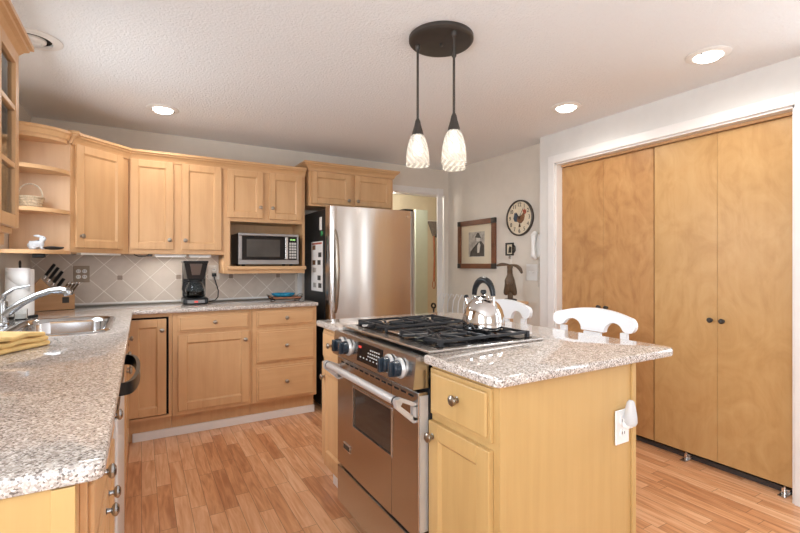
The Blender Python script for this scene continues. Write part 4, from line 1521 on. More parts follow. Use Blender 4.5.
# shelf ornaments
bk = thing('wicker_basket', 'small pale wicker basket with a hoop handle on the middle rounded shelf', 'basket', (-0.565, 3.35, 1.5525))
m = MB()
m.lathe([(0.0, 0.002), (0.046, 0.0), (0.05, 0.01), (0.062, 0.062), (0.058, 0.062), (0.046, 0.012), (0.0, 0.008)], (0, 0, 0), 28)
m.build('bowl', 'wicker', bk, smooth=True)
for z, r in ((0.016, 0.0525), (0.032, 0.0565), (0.048, 0.060)):
    MB().tube([(r * math.cos(2 * PI * i / 24), r * math.sin(2 * PI * i / 24), z) for i in range(24)], 0.004, 6, closed=True).build('weave', 'wicker', bk, smooth=True)
MB().tube([(0.064 * math.cos(2 * PI * i / 24), 0.064 * math.sin(2 * PI * i / 24), 0.063) for i in range(24)], 0.0055, 6, closed=True).build('rim', 'wicker', bk, smooth=True)
MB().tube([(-0.057 * math.cos(PI * i / 14), 0, 0.06 + 0.085 * math.sin(PI * i / 14) ** 0.8) for i in range(15)], 0.0042, 8).build('handle', 'wicker', bk, smooth=True)

rb = thing('rabbit_figurine', 'white china rabbit figurine on the lowest rounded shelf', 'figurine', (-0.535, 3.32, UB + 0.009), R(-20))
rb.scale = (0.72, 0.72, 0.85)
vs = [((0.0, 0, 0.032), 0.03), ((-0.038, 0, 0.03), 0.028), ((0.035, 0, 0.045), 0.022), ((0.045, 0, 0.07), 0.018), ((0.060, 0, 0.078), 0.017), ((0.074, 0, 0.075), 0.008),
      ((0.042, 0.008, 0.09), 0.008), ((0.012, 0.012, 0.098), 0.009), ((-0.008, 0.014, 0.098), 0.004),
      ((0.042, -0.008, 0.09), 0.008), ((0.010, -0.012, 0.096), 0.009), ((-0.010, -0.014, 0.096), 0.004),
      ((-0.064, 0, 0.03), 0.010), ((0.045, 0.012, 0.012), 0.010), ((0.058, 0.012, 0.006), 0.006), ((0.045, -0.012, 0.012), 0.010), ((0.058, -0.012, 0.006), 0.006),
      ((-0.02, 0.02, 0.014), 0.014), ((0.01, 0.024, 0.008), 0.008), ((-0.02, -0.02, 0.014), 0.014), ((0.01, -0.024, 0.008), 0.008)]
es = [(0, 1), (0, 2), (2, 3), (3, 4), (4, 5), (3, 6), (6, 7), (7, 8), (3, 9), (9, 10), (10, 11), (1, 12), (2, 13), (13, 14), (2, 15), (15, 16), (1, 17), (17, 18), (1, 19), (19, 20)]
skin_mesh('body', vs, es, 'porcelain', rb)
for s in (-1, 1):
    MB().sphere((0.064, s * 0.0150, 0.083), 0.003, n=8).build('eye', 'ink', rb)
gl = thing('sunglasses_case', 'dark folded eyeglass case lying beside the china rabbit', 'case', (-0.455, 3.33, UB + 0.009), R(20))
MB().sphere((0, 0, 0.012), 0.05, 1.0, 0.4, 0.22, 16).build('shell', 'black_plastic', gl, smooth=True)
MB().tube([(-0.05, 0, 0.014), (0.0, -0.02, 0.017), (0.05, 0, 0.016)], 0.004, 8).build('lip', 'black_matte', gl, smooth=True)

# ------------------------------------------------------------------ island
IX, IY0, IY1 = 0.872, 0.945, 2.335
RY0, RY1 = 1.28, 2.015
IXB = 1.506
ic = base_cabinet('maple island cabinet with a drawer over a door, next to the range', (IX, RY0 - 0.004, 0), R(-90), RY0 - 0.004 - IY0, IXB - IX,
                  [('drawer', 0.006, 0.312, 0.712, 0.868, (0.165, 0.800)), ('door', 0.006, 0.312, 0.155, 0.690, (0.03, 0.64))], mat='lit_maple', group='island cabinets', toe=0.11, ks=1.1)
MB().box(RY0 - 0.004 - IY0 + 0.0005, RY0 - 0.004 - IY0 + 0.005, 0.0, IXB - IX, 0.0, 0.883).build('end_panel', 'lit_maple', ic)
MB().box(RY0 - 0.004 - IY0 + 0.005, RY0 - 0.004 - IY0 + 0.012, IXB - IX - 0.022, IXB - IX, 0.0, 0.883, 0.002).build('corner_bead', 'lit_maple', ic)
MB().box(RY0 - 0.004 - IY0 + 0.005, RY0 - 0.004 - IY0 + 0.007, 0.0, 0.03, 0.0, 0.883, 0.001).build('corner_stile', 'lit_maple', ic)
base_cabinet('narrow maple island cabinet between the range and the fridge aisle', (IX, IY1, 0), R(-90), IY1 - RY1 - 0.004, IXB - IX,
             [('drawer', 0.02, 0.30, 0.715, 0.865, (0.16, 0.80)), ('door', 0.02, 0.30, 0.165, 0.695, (0.06, 0.62))], group='island cabinets', toe=0.12)
struct('baseboard_island', MB().box(IX + 0.052, IX + 0.074, RY1 + 0.06, IY1 - 0.002, 0, 0.075, 0.003).box(IX + 0.02, IX + 0.052, RY1 + 0.055, RY1 + 0.085, 0, 0.06, 0.003), 'white_trim', 'white baseboard piece at the island toe kick', 'baseboard')
tag(MB().box(1.486, IXB, RY0 - 0.002, RY1 + 0.002, 0, 0.883).build('back_panel', 'lit_maple'), 'maple panel closing the stool side of the island behind the range', 'panel')

cr_ = 0.02
ox0, ox1, oy0, oy1 = 0.832, 1.725, 0.905, 2.36


def arc(cx, cy, r, a0, a1, n=6):
    return [(cx + r * math.cos(R(a0 + (a1 - a0) * i / n)), cy + r * math.sin(R(a0 + (a1 - a0) * i / n))) for i in range(n + 1)]


iw = arc(ox0 + 0.02, oy0 + 0.02, 0.02, 180, 270) + arc(ox1 - 0.05, oy0 + 0.05, 0.05, 270, 360, 8) + arc(ox1 - 0.07, oy1 - 0.07, 0.07, 0, 90, 8) + arc(ox0 + 0.02, oy1 - 0.02, 0.02, 90, 180) + \
    arc(ox0 + 0.015, RY1 + 0.003 + 0.015, 0.015, 180, 270, 3) + [(1.402, RY1 + 0.003), (1.402, RY0 - 0.003)] + arc(ox0 + 0.015, RY0 - 0.003 - 0.015, 0.015, 90, 180, 3)
tag(slab(iw, [], CT0, CT1, 0.008).build('island_worktop', 'granite', smooth=True, angle=30), 'speckled beige granite island worktop wrapped around the range', 'worktop')

# range
rg = thing('gas_range', 'stainless slide-in gas range set in the island', 'range', (0, 0, 0))
MB().box(0.862, 1.40, RY0, RY1, 0.075, 0.79, 0.002).build('body', 'black_matte', rg)
for (xx, yy) in ((0.92, RY0 + 0.05), (0.92, RY1 - 0.05), (1.35, RY0 + 0.05), (1.35, RY1 - 0.05)):
    MB().lathe([(0.018, 0.0), (0.018, 0.075)], (xx, yy, 0), 12).build('foot', 'black_matte', rg)
# door
dm = MB()
WY0, WY1, WZ0, WZ1 = 1.475, 1.825, 0.498, 0.672
DF, DBk = 0.820, 0.861
dz0, dz1 = 0.272, 0.782
dy0, dy1 = RY0 + 0.004, RY1 - 0.004
dm.box(DF, DBk, dy0, WY0, dz0, dz1, 0.003).box(DF, DBk, WY1, dy1, dz0, dz1, 0.003)
dm.box(DF, DBk, WY0, WY1, dz0, WZ0, 0.0).box(DF, DBk, WY0, WY1, WZ1, dz1, 0.0)
od = dm.build('oven_door', 'range_steel', rg)
MB().box(DF + 0.004, DBk - 0.004, WY0, WY1, WZ0, WZ1).build('window', 'oven_glass', od)
wf = MB()
e_ = 0.007
for a in ((WY0 - e_, WY1 + e_, WZ0 - e_, WZ0), (WY0 - e_, WY1 + e_, WZ1, WZ1 + e_), (WY0 - e_, WY0, WZ0, WZ1), (WY1, WY1 + e_, WZ0, WZ1)):
    wf.box(DF - 0.003, DF + 0.004, *a, 0.001)
wf.build('window_trim', 'range_steel', od)
for i in range(13):
    y0 = dy0 + 0.03 + i * 0.051
    MB().box(DF - 0.0006, DF + 0.001, y0, y0 + 0.036, 0.760, 0.767).build('vent_slot', 'void_shade', od)
HZ, HX = 0.752, 0.757
h = MB().tube([(HX, 1.31, HZ), (HX, 1.985, HZ)], 0.0155, 16).build('handle', 'satin_silver', od, smooth=True)
for yy in (1.33, 1.965):
    MB().lathe([(0.0165, -0.004), (0.0165, 0.004)], (HX, yy, HZ), 16, 'y').build('collar', 'black_plastic', h, smooth=True)
for yy, sgn in ((1.297, 1), (1.977, -1)):
    b_ = MB()
    for pl_ in ([(HX - 0.018, HZ + 0.014), (HX + 0.004, HZ + 0.018), (DF - 0.0005, HZ - 0.008), (DF - 0.0005, HZ - 0.022)],
                [(HX - 0.018, HZ + 0.014), (HX - 0.016, HZ - 0.016), (DF - 0.012, HZ - 0.075), (DF - 0.0005, HZ - 0.075), (DF - 0.0005, HZ - 0.060), (HX + 0.004, HZ - 0.012)],
                [(DF - 0.012, HZ - 0.016), (DF - 0.0005, HZ - 0.016), (DF - 0.0005, HZ - 0.066), (DF - 0.012, HZ - 0.066)]):
        b_.prism(pl_, yy, yy + 0.02, 'xz')
    b_.build('bracket', 'satin_silver', od)
bd_ = MB().box(DF - 0.004, DF - 0.0005, 1.855, 1.93, 0.362, 0.395, 0.001).build('badge', 'light_steel', od)
MB().box(DF - 0.005, DF - 0.0041, 1.860, 1.925, 0.368, 0.389).build('nameplate', 'ink', bd_)
# drawer
MB().box(DF, DBk, dy0, dy1, 0.085, 0.258, 0.004).build('drawer', 'range_steel', rg)
# door side trims
MB().box(DF + 0.006, DBk - 0.003, RY0 + 0.0002, RY0 + 0.0038, 0.30, 0.77).build('side_trim', 'satin_silver', rg)
# control panel
PF = 0.797
MB().hexa([(PF, RY0, 0.796), (PF, RY1, 0.796), (0.861, RY1, 0.796), (0.861, RY0, 0.796), (PF + 0.012, RY0, 0.905), (PF + 0.012, RY1, 0.905), (0.861, RY1, 0.905), (0.861, RY0, 0.905)]).build('control_panel', 'range_steel', rg)
cpn = [c for c in rg.children if c.name.startswith('control_panel')][0]
MB().hexa([(PF + 0.002 - 0.004, 1.52, 0.815), (PF + 0.002 - 0.004, 1.735, 0.815), (PF + 0.006, 1.735, 0.815), (PF + 0.006, 1.52, 0.815), (PF + 0.010 - 0.003, 1.52, 0.893), (PF + 0.010 - 0.003, 1.735, 0.893), (PF + 0.014, 1.735, 0.893), (PF + 0.014, 1.52, 0.893)]).build('display', 'black_glass', cpn)
for r_i in range(4):
    for c_i in range(6):
        y0 = 1.535 + c_i * 0.018 if r_i else 1.545 + c_i * 0.03
        z0 = 0.832 + r_i * 0.013
        xx = PF - 0.0022 + (z0 - 0.815) * 0.115
        if r_i == 3 and c_i > 4:
            continue
        MB().box(xx - 0.0012, xx + 0.002, y0, y0 + 0.009, z0, z0 + 0.005).build('button', 'tv_label', cpn)
MB().box(PF + 0.0015, PF + 0.006, 1.70, 1.722, 0.870, 0.879).build('readout', 'red_led', cpn)
for yy in (1.375, 1.455, 1.835, 1.91):
    xk = PF + 0.006
    kr = MB().lathe([(0.037, 0.0), (0.037, -0.006), (0.033, -0.012), (0.028, -0.012)], (xk, yy, 0.852), 28, 'x').build('knob', 'satin_silver', cpn, smooth=True)
    MB().lathe([(0.029, -0.0125), (0.028, -0.032), (0.024, -0.036), (0.0, -0.037)], (xk, yy, 0.852), 28, 'x').box(xk - 0.05, xk - 0.03, yy - 0.008, yy + 0.008, 0.852 - 0.026, 0.852 + 0.026, 0.003).build('grip', 'navy_knob', kr, smooth=True)
# cooktop
CX0, CX1 = 0.855, 1.412
ck = MB().box(CX0, CX1, RY0 - 0.012, RY1 + 0.012, 0.9155, 0.925, 0.003)
ck.box(CX0 + 0.062, CX1 - 0.03, RY0 + 0.012, RY1 - 0.012, 0.80, 0.9154)
ct = ck.build('cooktop', 'range_steel', rg)
MB().box(CX0 + 0.055, CX1 - 0.03, RY0 + 0.02, RY1 - 0.02, 0.9251, 0.9275, 0.001).build('burner_tray', 'black_glass', ct)
MB().box(CX0 + 0.07, CX1 - 0.05, (RY0 + RY1) / 2 - 0.05, (RY0 + RY1) / 2 + 0.05, 0.9276, 0.938, 0.004).build('downdraft_vent', 'range_steel', ct)
# burners
for xx in (1.00, 1.245):
    for yy in (RY0 + 0.165, RY1 - 0.165):
        b_ = MB().lathe([(0.05, 0.9276), (0.048, 0.933), (0.036, 0.936), (0.034, 0.9375), (0.0, 0.938)], (xx, yy, 0), 24).build('burner', 'cast_iron', rg, smooth=True)
        MB().lathe([(0.026, 0.9385), (0.025, 0.942), (0.0, 0.943)], (xx, yy, 0), 24).build('burner_cap', 'black_matte', b_, smooth=True)
# grates
for y0 in (RY0 + 0.028, RY1 - 0.028 - 0.275):
    y1 = y0 + 0.275
    x0, x1 = CX0 + 0.075, CX1 - 0.05
    g_ = MB()
    zt = 0.9515
    s_ = 0.005
    for yy in (y0, y1):
        g_.box(x0, x1, yy - s_, yy + s_, zt - 0.011, zt, 0.002)
    for xx in (x0, x1, (x0 + x1) / 2):
        g_.box(xx - s_, xx + s_, y0, y1, zt - 0.011, zt, 0.002)
    for bx in (1.00, 1.245):
        by = (y0 + y1) / 2
        for k in range(8):
            a = PI / 8 + k * PI / 4
            lim = 0.118
            dx_, dy_ = math.cos(a), math.sin(a)
            L_ = min(lim / abs(dx_), lim / abs(dy_))
            p0 = Vector((bx + dx_ * 0.028, by + dy_ * 0.028, zt - 0.004))
            p1 = Vector((bx + dx_ * L_, by + dy_ * L_, zt - 0.006))
            g_.tube([p0, p1], 0.0058, 6)
    for xx in (x0, x1):
        for yy in (y0, y1):
            g_.box(xx - 0.008, xx + 0.008, yy - 0.008, yy + 0.008, 0.9276, zt + 0.001, 0.002)
    g_.build('grate', 'cast_iron', rg)

# kettle
KX, KY, KZ = 1.245, 1.44, 0.9535
kt = thing('kettle', 'polished steel tea kettle with black handle on the gas range', 'kettle', (KX, KY, KZ), R(-82))
kt.scale = (0.95, 0.95, 0.97)
MB().lathe([(0.0, 0.001), (0.084, 0.0), (0.091, 0.004), (0.0925, 0.015), (0.0925, 0.035), (0.0895, 0.06), (0.082, 0.085), (0.069, 0.107), (0.052, 0.122), (0.037, 0.130), (0.034, 0.132)], (0, 0, 0), 48).build('body', 'kettle_steel', kt, smooth=True, angle=50)
ld = MB().lathe([(0.036, 0.130), (0.037, 0.133), (0.030, 0.139), (0.012, 0.143), (0.008, 0.148)], (0, 0, 0), 32).build('lid', 'kettle_steel', kt, smooth=True)
MB().lathe([(0.006, 0.146), (0.008, 0.15), (0.013, 0.155), (0.0135, 0.162), (0.010, 0.168), (0.0, 0.169)], (0, 0, 0), 20).build('knob', 'black_plastic', ld, smooth=True)
hpts = []
for i in range(17):
    a = PI * i / 16
    hpts.append((-0.056 * math.cos(a), 0, 0.112 + 0.10 * math.sin(a) ** 0.7))
MB().tube(hpts[1:-1], [0.011 + 0.004 * math.sin(PI * i / 14) for i in range(15)], 12).build('handle', 'black_plastic', kt, smooth=True)
for sx in (-1, 1):
    MB().box(sx * 0.054 - 0.006, sx * 0.054 + 0.006, -0.008, 0.008, 0.10, 0.138, 0.003).build('handle_mount', 'kettle_steel', kt)
MB().tube([(-0.068, 0, 0.085), (-0.090, 0, 0.108), (-0.102, 0, 0.126)], [0.02, 0.015, 0.011], 16).build('spout', 'kettle_steel', kt, smooth=True)
MB().tube([(-0.102, 0, 0.1265), (-0.107, 0, 0.138)], [0.0125, 0.010], 12).build('spout_cap', 'black_plastic', kt, smooth=True)


# ------------------------------------------------------------------ stools
def crest_poly():
    half = []
    for i in range(13):
        u = 0.225 * i / 12
        half.append((u, 0.134 - 0.034 * (u / 0.225) ** 2))
    for i in range(1, 13):
        a = R(90 - 17.5 * i)
        half.append((0.225 + 0.043 * math.cos(a), 0.057 + 0.043 * math.sin(a)))
    for i in range(0, 11):
        a = R(25 + 155 * i / 10)
        half.append((0.137 + 0.062 * math.cos(a), 0.0 + 0.062 * math.sin(a)))
    return half


def make_stool(label, loc):
    root = thing('counter_stool', label, 'stool', loc, 0, 'white stools at the island')
    half = [(u * 0.88, v * 0.86) for u, v in crest_poly()]
    poly = half + [(-u, v) for u, v in half[::-1][:-1]]
    seen, pl = set(), []
    for u, v in poly:
        k = (round(u, 5), round(v, 5))
        if k in seen:
            continue
        seen.add(k)
        pl.append((u, v))

    def bend(x, y, z):
        return (x - 0.35 * y * y + 0.10 * (z), y, z)
    ZB = 0.884
    m = MB().prism(pl, -0.013, 0.013, 'yz', bend)
    m.build('crest_rail', 'white_paint', root, (0.40, 0, ZB), smooth=True, angle=40)
    for s in (-1, 1):
        MB().hexa([(0.372, s * 0.175 - 0.017, 0.625), (0.40, s * 0.175 - 0.017, 0.625), (0.40, s * 0.175 + 0.017, 0.625), (0.372, s * 0.175 + 0.017, 0.625),
                   (0.379, s * 0.175 - 0.017, 0.895), (0.397, s * 0.175 - 0.017, 0.895), (0.397, s * 0.175 + 0.017, 0.895), (0.379, s * 0.175 + 0.017, 0.895)]).build('back_post', 'white_paint', root)
    MB().box(0.382, 0.398, -0.05, 0.05, 0.66, 0.88, 0.003).build('splat', 'white_paint', root)
    MB().box(0.374, 0.402, -0.16, 0.16, 0.655, 0.69, 0.003).build('lower_rail', 'white_paint', root)
    MB().prism(rrect(0.0, 0.41, -0.20, 0.20, 0.05), 0.60, 0.63, 'xy').build('seat', 'white_paint', root, smooth=True, angle=40)
    for sx in (0.04, 0.37):
        for sy in (-0.16, 0.16):
            MB().tube([(sx + (-0.015 if sx < 0.2 else 0.015), sy * 1.02, 0.0), (sx, sy, 0.60)], [0.016, 0.021], 10).build('leg', 'white_paint', root, smooth=True)
    for sy in (-0.162, 0.162):
        MB().tube([(0.03, sy, 0.22), (0.385, sy, 0.22)], 0.011, 8).build('stretcher', 'white_paint', root, smooth=True)
    MB().tube([(0.03, -0.16, 0.28), (0.03, 0.16, 0.28)], 0.011, 8).build('stretcher', 'white_paint', root, smooth=True)
    return root


s1 = make_stool('white scroll-back counter stool in front of the closet doors', (1.60, 1.465, 0))
s2 = copy_tree(s1)
s2.location = (1.60, 2.11, 0)
s2['label'] = 'white scroll-back counter stool partly hidden behind the kettle'

# ------------------------------------------------------------------ console with ornaments at the clock wall
cs = thing('console_table', 'low white console table along the clock wall behind the island', 'table', (2.72, 3.0, 0))
MB().box(-0.17, 0.27, 0.16, 1.0, 0.625, 0.66, 0.005).build('top', 'white_paint', cs)
for sx in (-0.14, 0.24):
    for sy in (0.20, 0.96):
        MB().box(sx - 0.022, sx + 0.022, sy - 0.022, sy + 0.022, 0, 0.625, 0.003).build('leg', 'white_paint', cs)
# standing rabbit carving
pdst = thing('pedestal', 'slim tan pedestal under the carved rabbit at the clock wall', 'pedestal', (2.80, 2.885, 0))
MB().box(-0.11, 0.11, -0.11, 0.11, 0.875, 0.90, 0.004).build('top', 'maple_inside', pdst)
MB().lathe([(0.10, 0.0), (0.10, 0.02), (0.03, 0.05), (0.022, 0.3), (0.03, 0.6), (0.022, 0.82), (0.05, 0.875)], (0, 0, 0), 24).build('column', 'maple_inside', pdst, smooth=True)
ra = thing('rabbit_sculpture', 'dark carved standing rabbit with drooping ears below the clock', 'sculpture', (2.80, 2.885, 0.9005), R(-150))
ra.scale = (0.75, 0.75, 0.75)
MB().lathe([(0.0, 0), (0.075, 0), (0.075, 0.02), (0.06, 0.026), (0.0, 0.027)], (0, 0, 0), 24).build('base', 'black_matte', ra, smooth=True)
bz = 0.10
MB().lathe([(0.03, 0.026), (0.034, bz)], (0, 0, 0), 16).build('post', 'dark_carved', ra, smooth=True)
vs = [((0, 0, 0.16), 0.055), ((0, 0, 0.21), 0.062), ((0, 0, 0.27), 0.045), ((0, 0, 0.315), 0.03), ((0.01, 0, 0.36), 0.034), ((0.02, 0, 0.395), 0.03),
      ((0.0, 0.03, 0.42), 0.014), ((0.01, 0.08, 0.41), 0.022), ((0.01, 0.12, 0.375), 0.024), ((0.01, 0.14, 0.32), 0.014),
      ((0.0, -0.03, 0.425), 0.014), ((0.01, -0.09, 0.43), 0.022), ((0.01, -0.14, 0.42), 0.018), ((0.01, -0.165, 0.41), 0.010),
      ((0.055, 0, 0.375), 0.016), ((0, 0.05, 0.11), 0.035), ((0, -0.05, 0.11), 0.035), ((0, 0.055, 0.06), 0.028), ((0, -0.055, 0.06), 0.028),
      ((0.04, 0.035, 0.245), 0.016), ((0.06, 0.02, 0.19), 0.014), ((0.04, -0.035, 0.245), 0.016), ((0.06, -0.02, 0.19), 0.014)]
es = [(0, 1), (1, 2), (2, 3), (3, 4), (4, 5), (5, 6), (6, 7), (7, 8), (8, 9), (5, 10), (10, 11), (11, 12), (12, 13), (4, 14), (0, 15), (0, 16), (15, 17), (16, 18), (2, 19), (19, 20), (2, 21), (21, 22)]
skin_mesh('body', vs, es, 'dark_carved', ra)
MB().tube([(0, 0.0, 0.41), (0, 0.005, 0.49), (0, 0.012, 0.535), (0, 0.018, 0.49), (0.0, 0.014, 0.43)], 0.0035, 6).build('hanging_wire', 'offwhite_plastic', ra, smooth=True)
# wire plate rack
wr = thing('wire_rack', 'white wire plate rack with curled prongs on the console table', 'rack', (2.72, 3.55, 0.6605))
for sx in (-0.05, 0.05):
    MB().tube([(sx, -0.27, 0.01), (sx, 0.33, 0.01)], 0.006, 8).build('rail', 'white_paint', wr, smooth=True)
for k in range(7):
    y0 = -0.26 + k * 0.085
    p = [(-0.05, y0, 0.012), (-0.05, y0 + 0.005, 0.12), (-0.045, y0 - 0.002, 0.20), (-0.02, y0 - 0.02, 0.265), (-0.005, y0 - 0.035, 0.25), (-0.01, y0 - 0.035, 0.235)]
    MB().tube(p, 0.004, 6).build('prong', 'white_paint', wr, smooth=True)
fb = thing('finial_stand', 'small black scroll finial stand at the end of the white wire rack', 'stand', (2.72, 3.955, 0.6605))
MB().lathe([(0.0, 0), (0.035, 0), (0.035, 0.008), (0.008, 0.02), (0.008, 0.07), (0.012, 0.08), (0.0, 0.082)], (0, 0, 0), 16).build('stem', 'black_matte', fb, smooth=True)
MB().tube([(0.0, 0.035 * math.sin(2 * PI * i / 14), 0.115 - 0.024 * math.cos(2 * PI * i / 14)) for i in range(14)], 0.010, 8, closed=True).build('ring', 'black_matte', fb, smooth=True)

# ------------------------------------------------------------------ clock wall
# local frame: facing -x; local x runs toward the camera (-y)
ck_ = thing('wall_clock', 'round rooster wall clock with dark rim on the clock wall', 'clock', (XR - 0.001, 2.97, 1.648), R(-90))
RC = 0.165
MB().lathe([(RC, 0.0), (RC, -0.02), (RC - 0.006, -0.026), (RC - 0.013, -0.024), (RC - 0.015, -0.012)], (0, 0, 0), 48, 'y', caps=False).build('rim', 'clock_rim', ck_, smooth=True)
fc_ = MB().lathe([(RC - 0.002, -0.001), (RC - 0.003, -0.012), (0.0, -0.0125)], (0, 0, 0), 48, 'y').build('face', 'clock_face', ck_, smooth=True, angle=20)
for k in range(1, 13):
    a = R(90 - 30 * k)
    text_mesh(str(k), 0.052, 'ink', fc_, (0.120 * math.cos(a), -0.0135, 0.120 * math.sin(a)), (R(90), 0, 0))
for k in range(60):
    pass
# rooster picture
MB().prism([(-0.075, 0.0), (-0.06, 0.05), (-0.03, 0.045), (-0.015, 0.02), (0.0, 0.005), (0.0, -0.03), (-0.03, -0.035), (-0.06, -0.03)], -0.0148, -0.0128, 'xz').build('tail_picture', 'rooster_blue', fc_)
MB().prism([(-0.03, -0.03), (-0.02, 0.015), (0.01, 0.015), (0.035, 0.03), (0.05, 0.05), (0.065, 0.04), (0.065, 0.01), (0.055, -0.025), (0.025, -0.05), (0.0, -0.048)], -0.0152, -0.0128, 'xz').build('body_picture', 'rooster_brown', fc_)
MB().prism([(0.045, 0.05), (0.04, 0.075), (0.055, 0.066), (0.062, 0.082), (0.07, 0.066), (0.082, 0.07), (0.075, 0.05), (0.085, 0.042), (0.068, 0.028), (0.06, 0.04)], -0.0156, -0.0128, 'xz').build('comb_picture', 'rooster_red', fc_)
MB().prism([(0.0, -0.05), (0.006, -0.05), (0.004, -0.08), (0.018, -0.085), (-0.01, -0.085), (-0.002, -0.08)], -0.0148, -0.0128, 'xz').build('legs_picture', 'rooster_brown', fc_)
for nm, a, ln, wd in (('hour_hand', 125, 0.07, 0.005), ('minute_hand', 60, 0.10, 0.0035)):
    c, s = math.cos(R(a)), math.sin(R(a))
    MB().prism([(-s * wd - c * 0.01, c * wd - s * 0.01), (s * wd - c * 0.01, -c * wd - s * 0.01), (c * ln + s * 0.001, s * ln - c * 0.001), (c * ln - s * 0.001, s * ln + c * 0.001)], -0.0185, -0.0170, 'xz').build(nm, 'ink', ck_)
MB().lathe([(0.006, -0.0126), (0.006, -0.02), (0.0, -0.021)], (0, 0, 0), 12, 'y').build('hand_pin', 'ink', ck_)

# framed photograph
pf = thing('picture_frame', 'framed black and white photograph of a person in a hat', 'picture', (XR - 0.001, 3.58, 1.43), R(-90))
PW, PH = 0.295, 0.252
fm = MB()
fwid = 0.052
fm.box(-PW + fwid, PW - fwid, -0.028, 0, PH - fwid, PH, 0.004).box(-PW + fwid, PW - fwid, -0.028, 0, -PH, -PH + fwid, 0.004)
fm.box(-PW, -PW + fwid, -0.028, 0, -PH + fwid, PH - fwid, 0.004).box(PW - fwid, PW, -0.028, 0, -PH + fwid, PH - fwid, 0.004)
fm.build('frame', 'walnut', pf)
for sx in (-1, 1):
    for sz in (-1, 1):
        MB().box(min(sx * PW, sx * (PW - fwid)), max(sx * PW, sx * (PW - fwid)), -0.030, 0, min(sz * PH, sz * (PH - fwid)), max(sz * PH, sz * (PH - fwid)), 0.003).build('corner_block', 'ink', pf)
MB().box(-PW + fwid, PW - fwid, -0.012, -0.001, -PH + fwid, PH - fwid).build('mat_board', 'mat_board', pf)
ph = MB().box(-0.12, 0.13, -0.0135, -0.0121, -0.13, 0.128).build('photograph', 'photo_grey', pf)
MB().prism([(-0.10, -0.125), (0.125, -0.125), (0.125, -0.01), (0.08, 0.03), (0.03, 0.02), (-0.02, -0.04), (-0.09, -0.075)], -0.0145, -0.0136, 'xz').build('coat_picture', 'photo_dark', ph)
MB().prism([(0.005, 0.03), (0.06, 0.03), (0.065, 0.075), (0.045, 0.085), (0.005, 0.08)], -0.0147, -0.0136, 'xz').build('head_picture', 'photo_light', ph)
MB().prism([(-0.02, 0.07), (0.075, 0.06), (0.078, 0.07), (0.055, 0.085), (0.05, 0.112), (0.02, 0.118), (0.0, 0.085)], -0.0150, -0.0136, 'xz').build('hat_picture', 'photo_dark', ph)
MB().prism([(0.02, -0.09), (0.05, -0.09), (0.07, -0.01), (0.05, 0.02), (0.02, -0.02)], -0.0149, -0.0136, 'xz').build('shirt_picture', 'photo_light', ph)

# small framed plaque
pq = thing('key_plaque', 'tiny black framed plaque with a hanging charm below the clock', 'plaque', (XR - 0.001, 3.10, 1.365), R(-90))
m = MB()
for a in ((-0.05, 0.05, 0.045, 0.06), (-0.05, 0.05, -0.06, -0.045), (-0.05, -0.036, -0.045, 0.045), (0.036, 0.05, -0.045, 0.045)):
    m.box(a[0], a[1], -0.016, 0, a[2], a[3], 0.002)
m.build('frame', 'ink', pq)
MB().box(-0.036, 0.036, -0.007, -0.001, -0.045, 0.045).build('card', 'mat_board', pq)
MB().prism([(-0.018, -0.035), (0.02, -0.035), (0.014, 0.0), (0.022, 0.02), (0.0, 0.03), (-0.012, 0.01)], -0.0085, -0.0071, 'xz').build('motif', 'ink', pq)
MB().tube([(0.055, -0.008, 0.035), (0.068, -0.008, 0.02), (0.068, -0.008, -0.02), (0.052, -0.008, -0.035)], 0.006, 8).build('side_scroll', 'ink', pq, smooth=True)
MB().sphere((0.0, -0.006, -0.078), 0.013, n=10).tube([(0, -0.006, -0.06), (0, -0.006, -0.07)], 0.003, 6).build('charm', 'pewter', pq, smooth=True)

# wall phone
tp = thing('wall_phone', 'white wall phone with curly cord beside the closet corner', 'phone', (XR - 0.001, 2.735, 1.385), R(-90))
MB().box(-0.045, 0.045, -0.035, 0, -0.10, 0.10, 0.015).build('base', 'white_plastic', tp)
MB().tube([(-0.02, -0.037, -0.11), (-0.02, -0.06, -0.09), (-0.02, -0.063, 0.0), (-0.02, -0.06, 0.09), (-0.02, -0.037, 0.11)], [0.022, 0.026, 0.018, 0.026, 0.022], 12).build('handset', 'white_plastic', tp, smooth=True)
MB().tube([(0.0 + 0.008 * math.cos(i * 0.9), -0.02 + 0.008 * math.sin(i * 0.9), -0.115 - i * 0.0035) for i in range(70)], 0.0028, 5).build('cord', 'offwhite_plastic', tp, smooth=True)


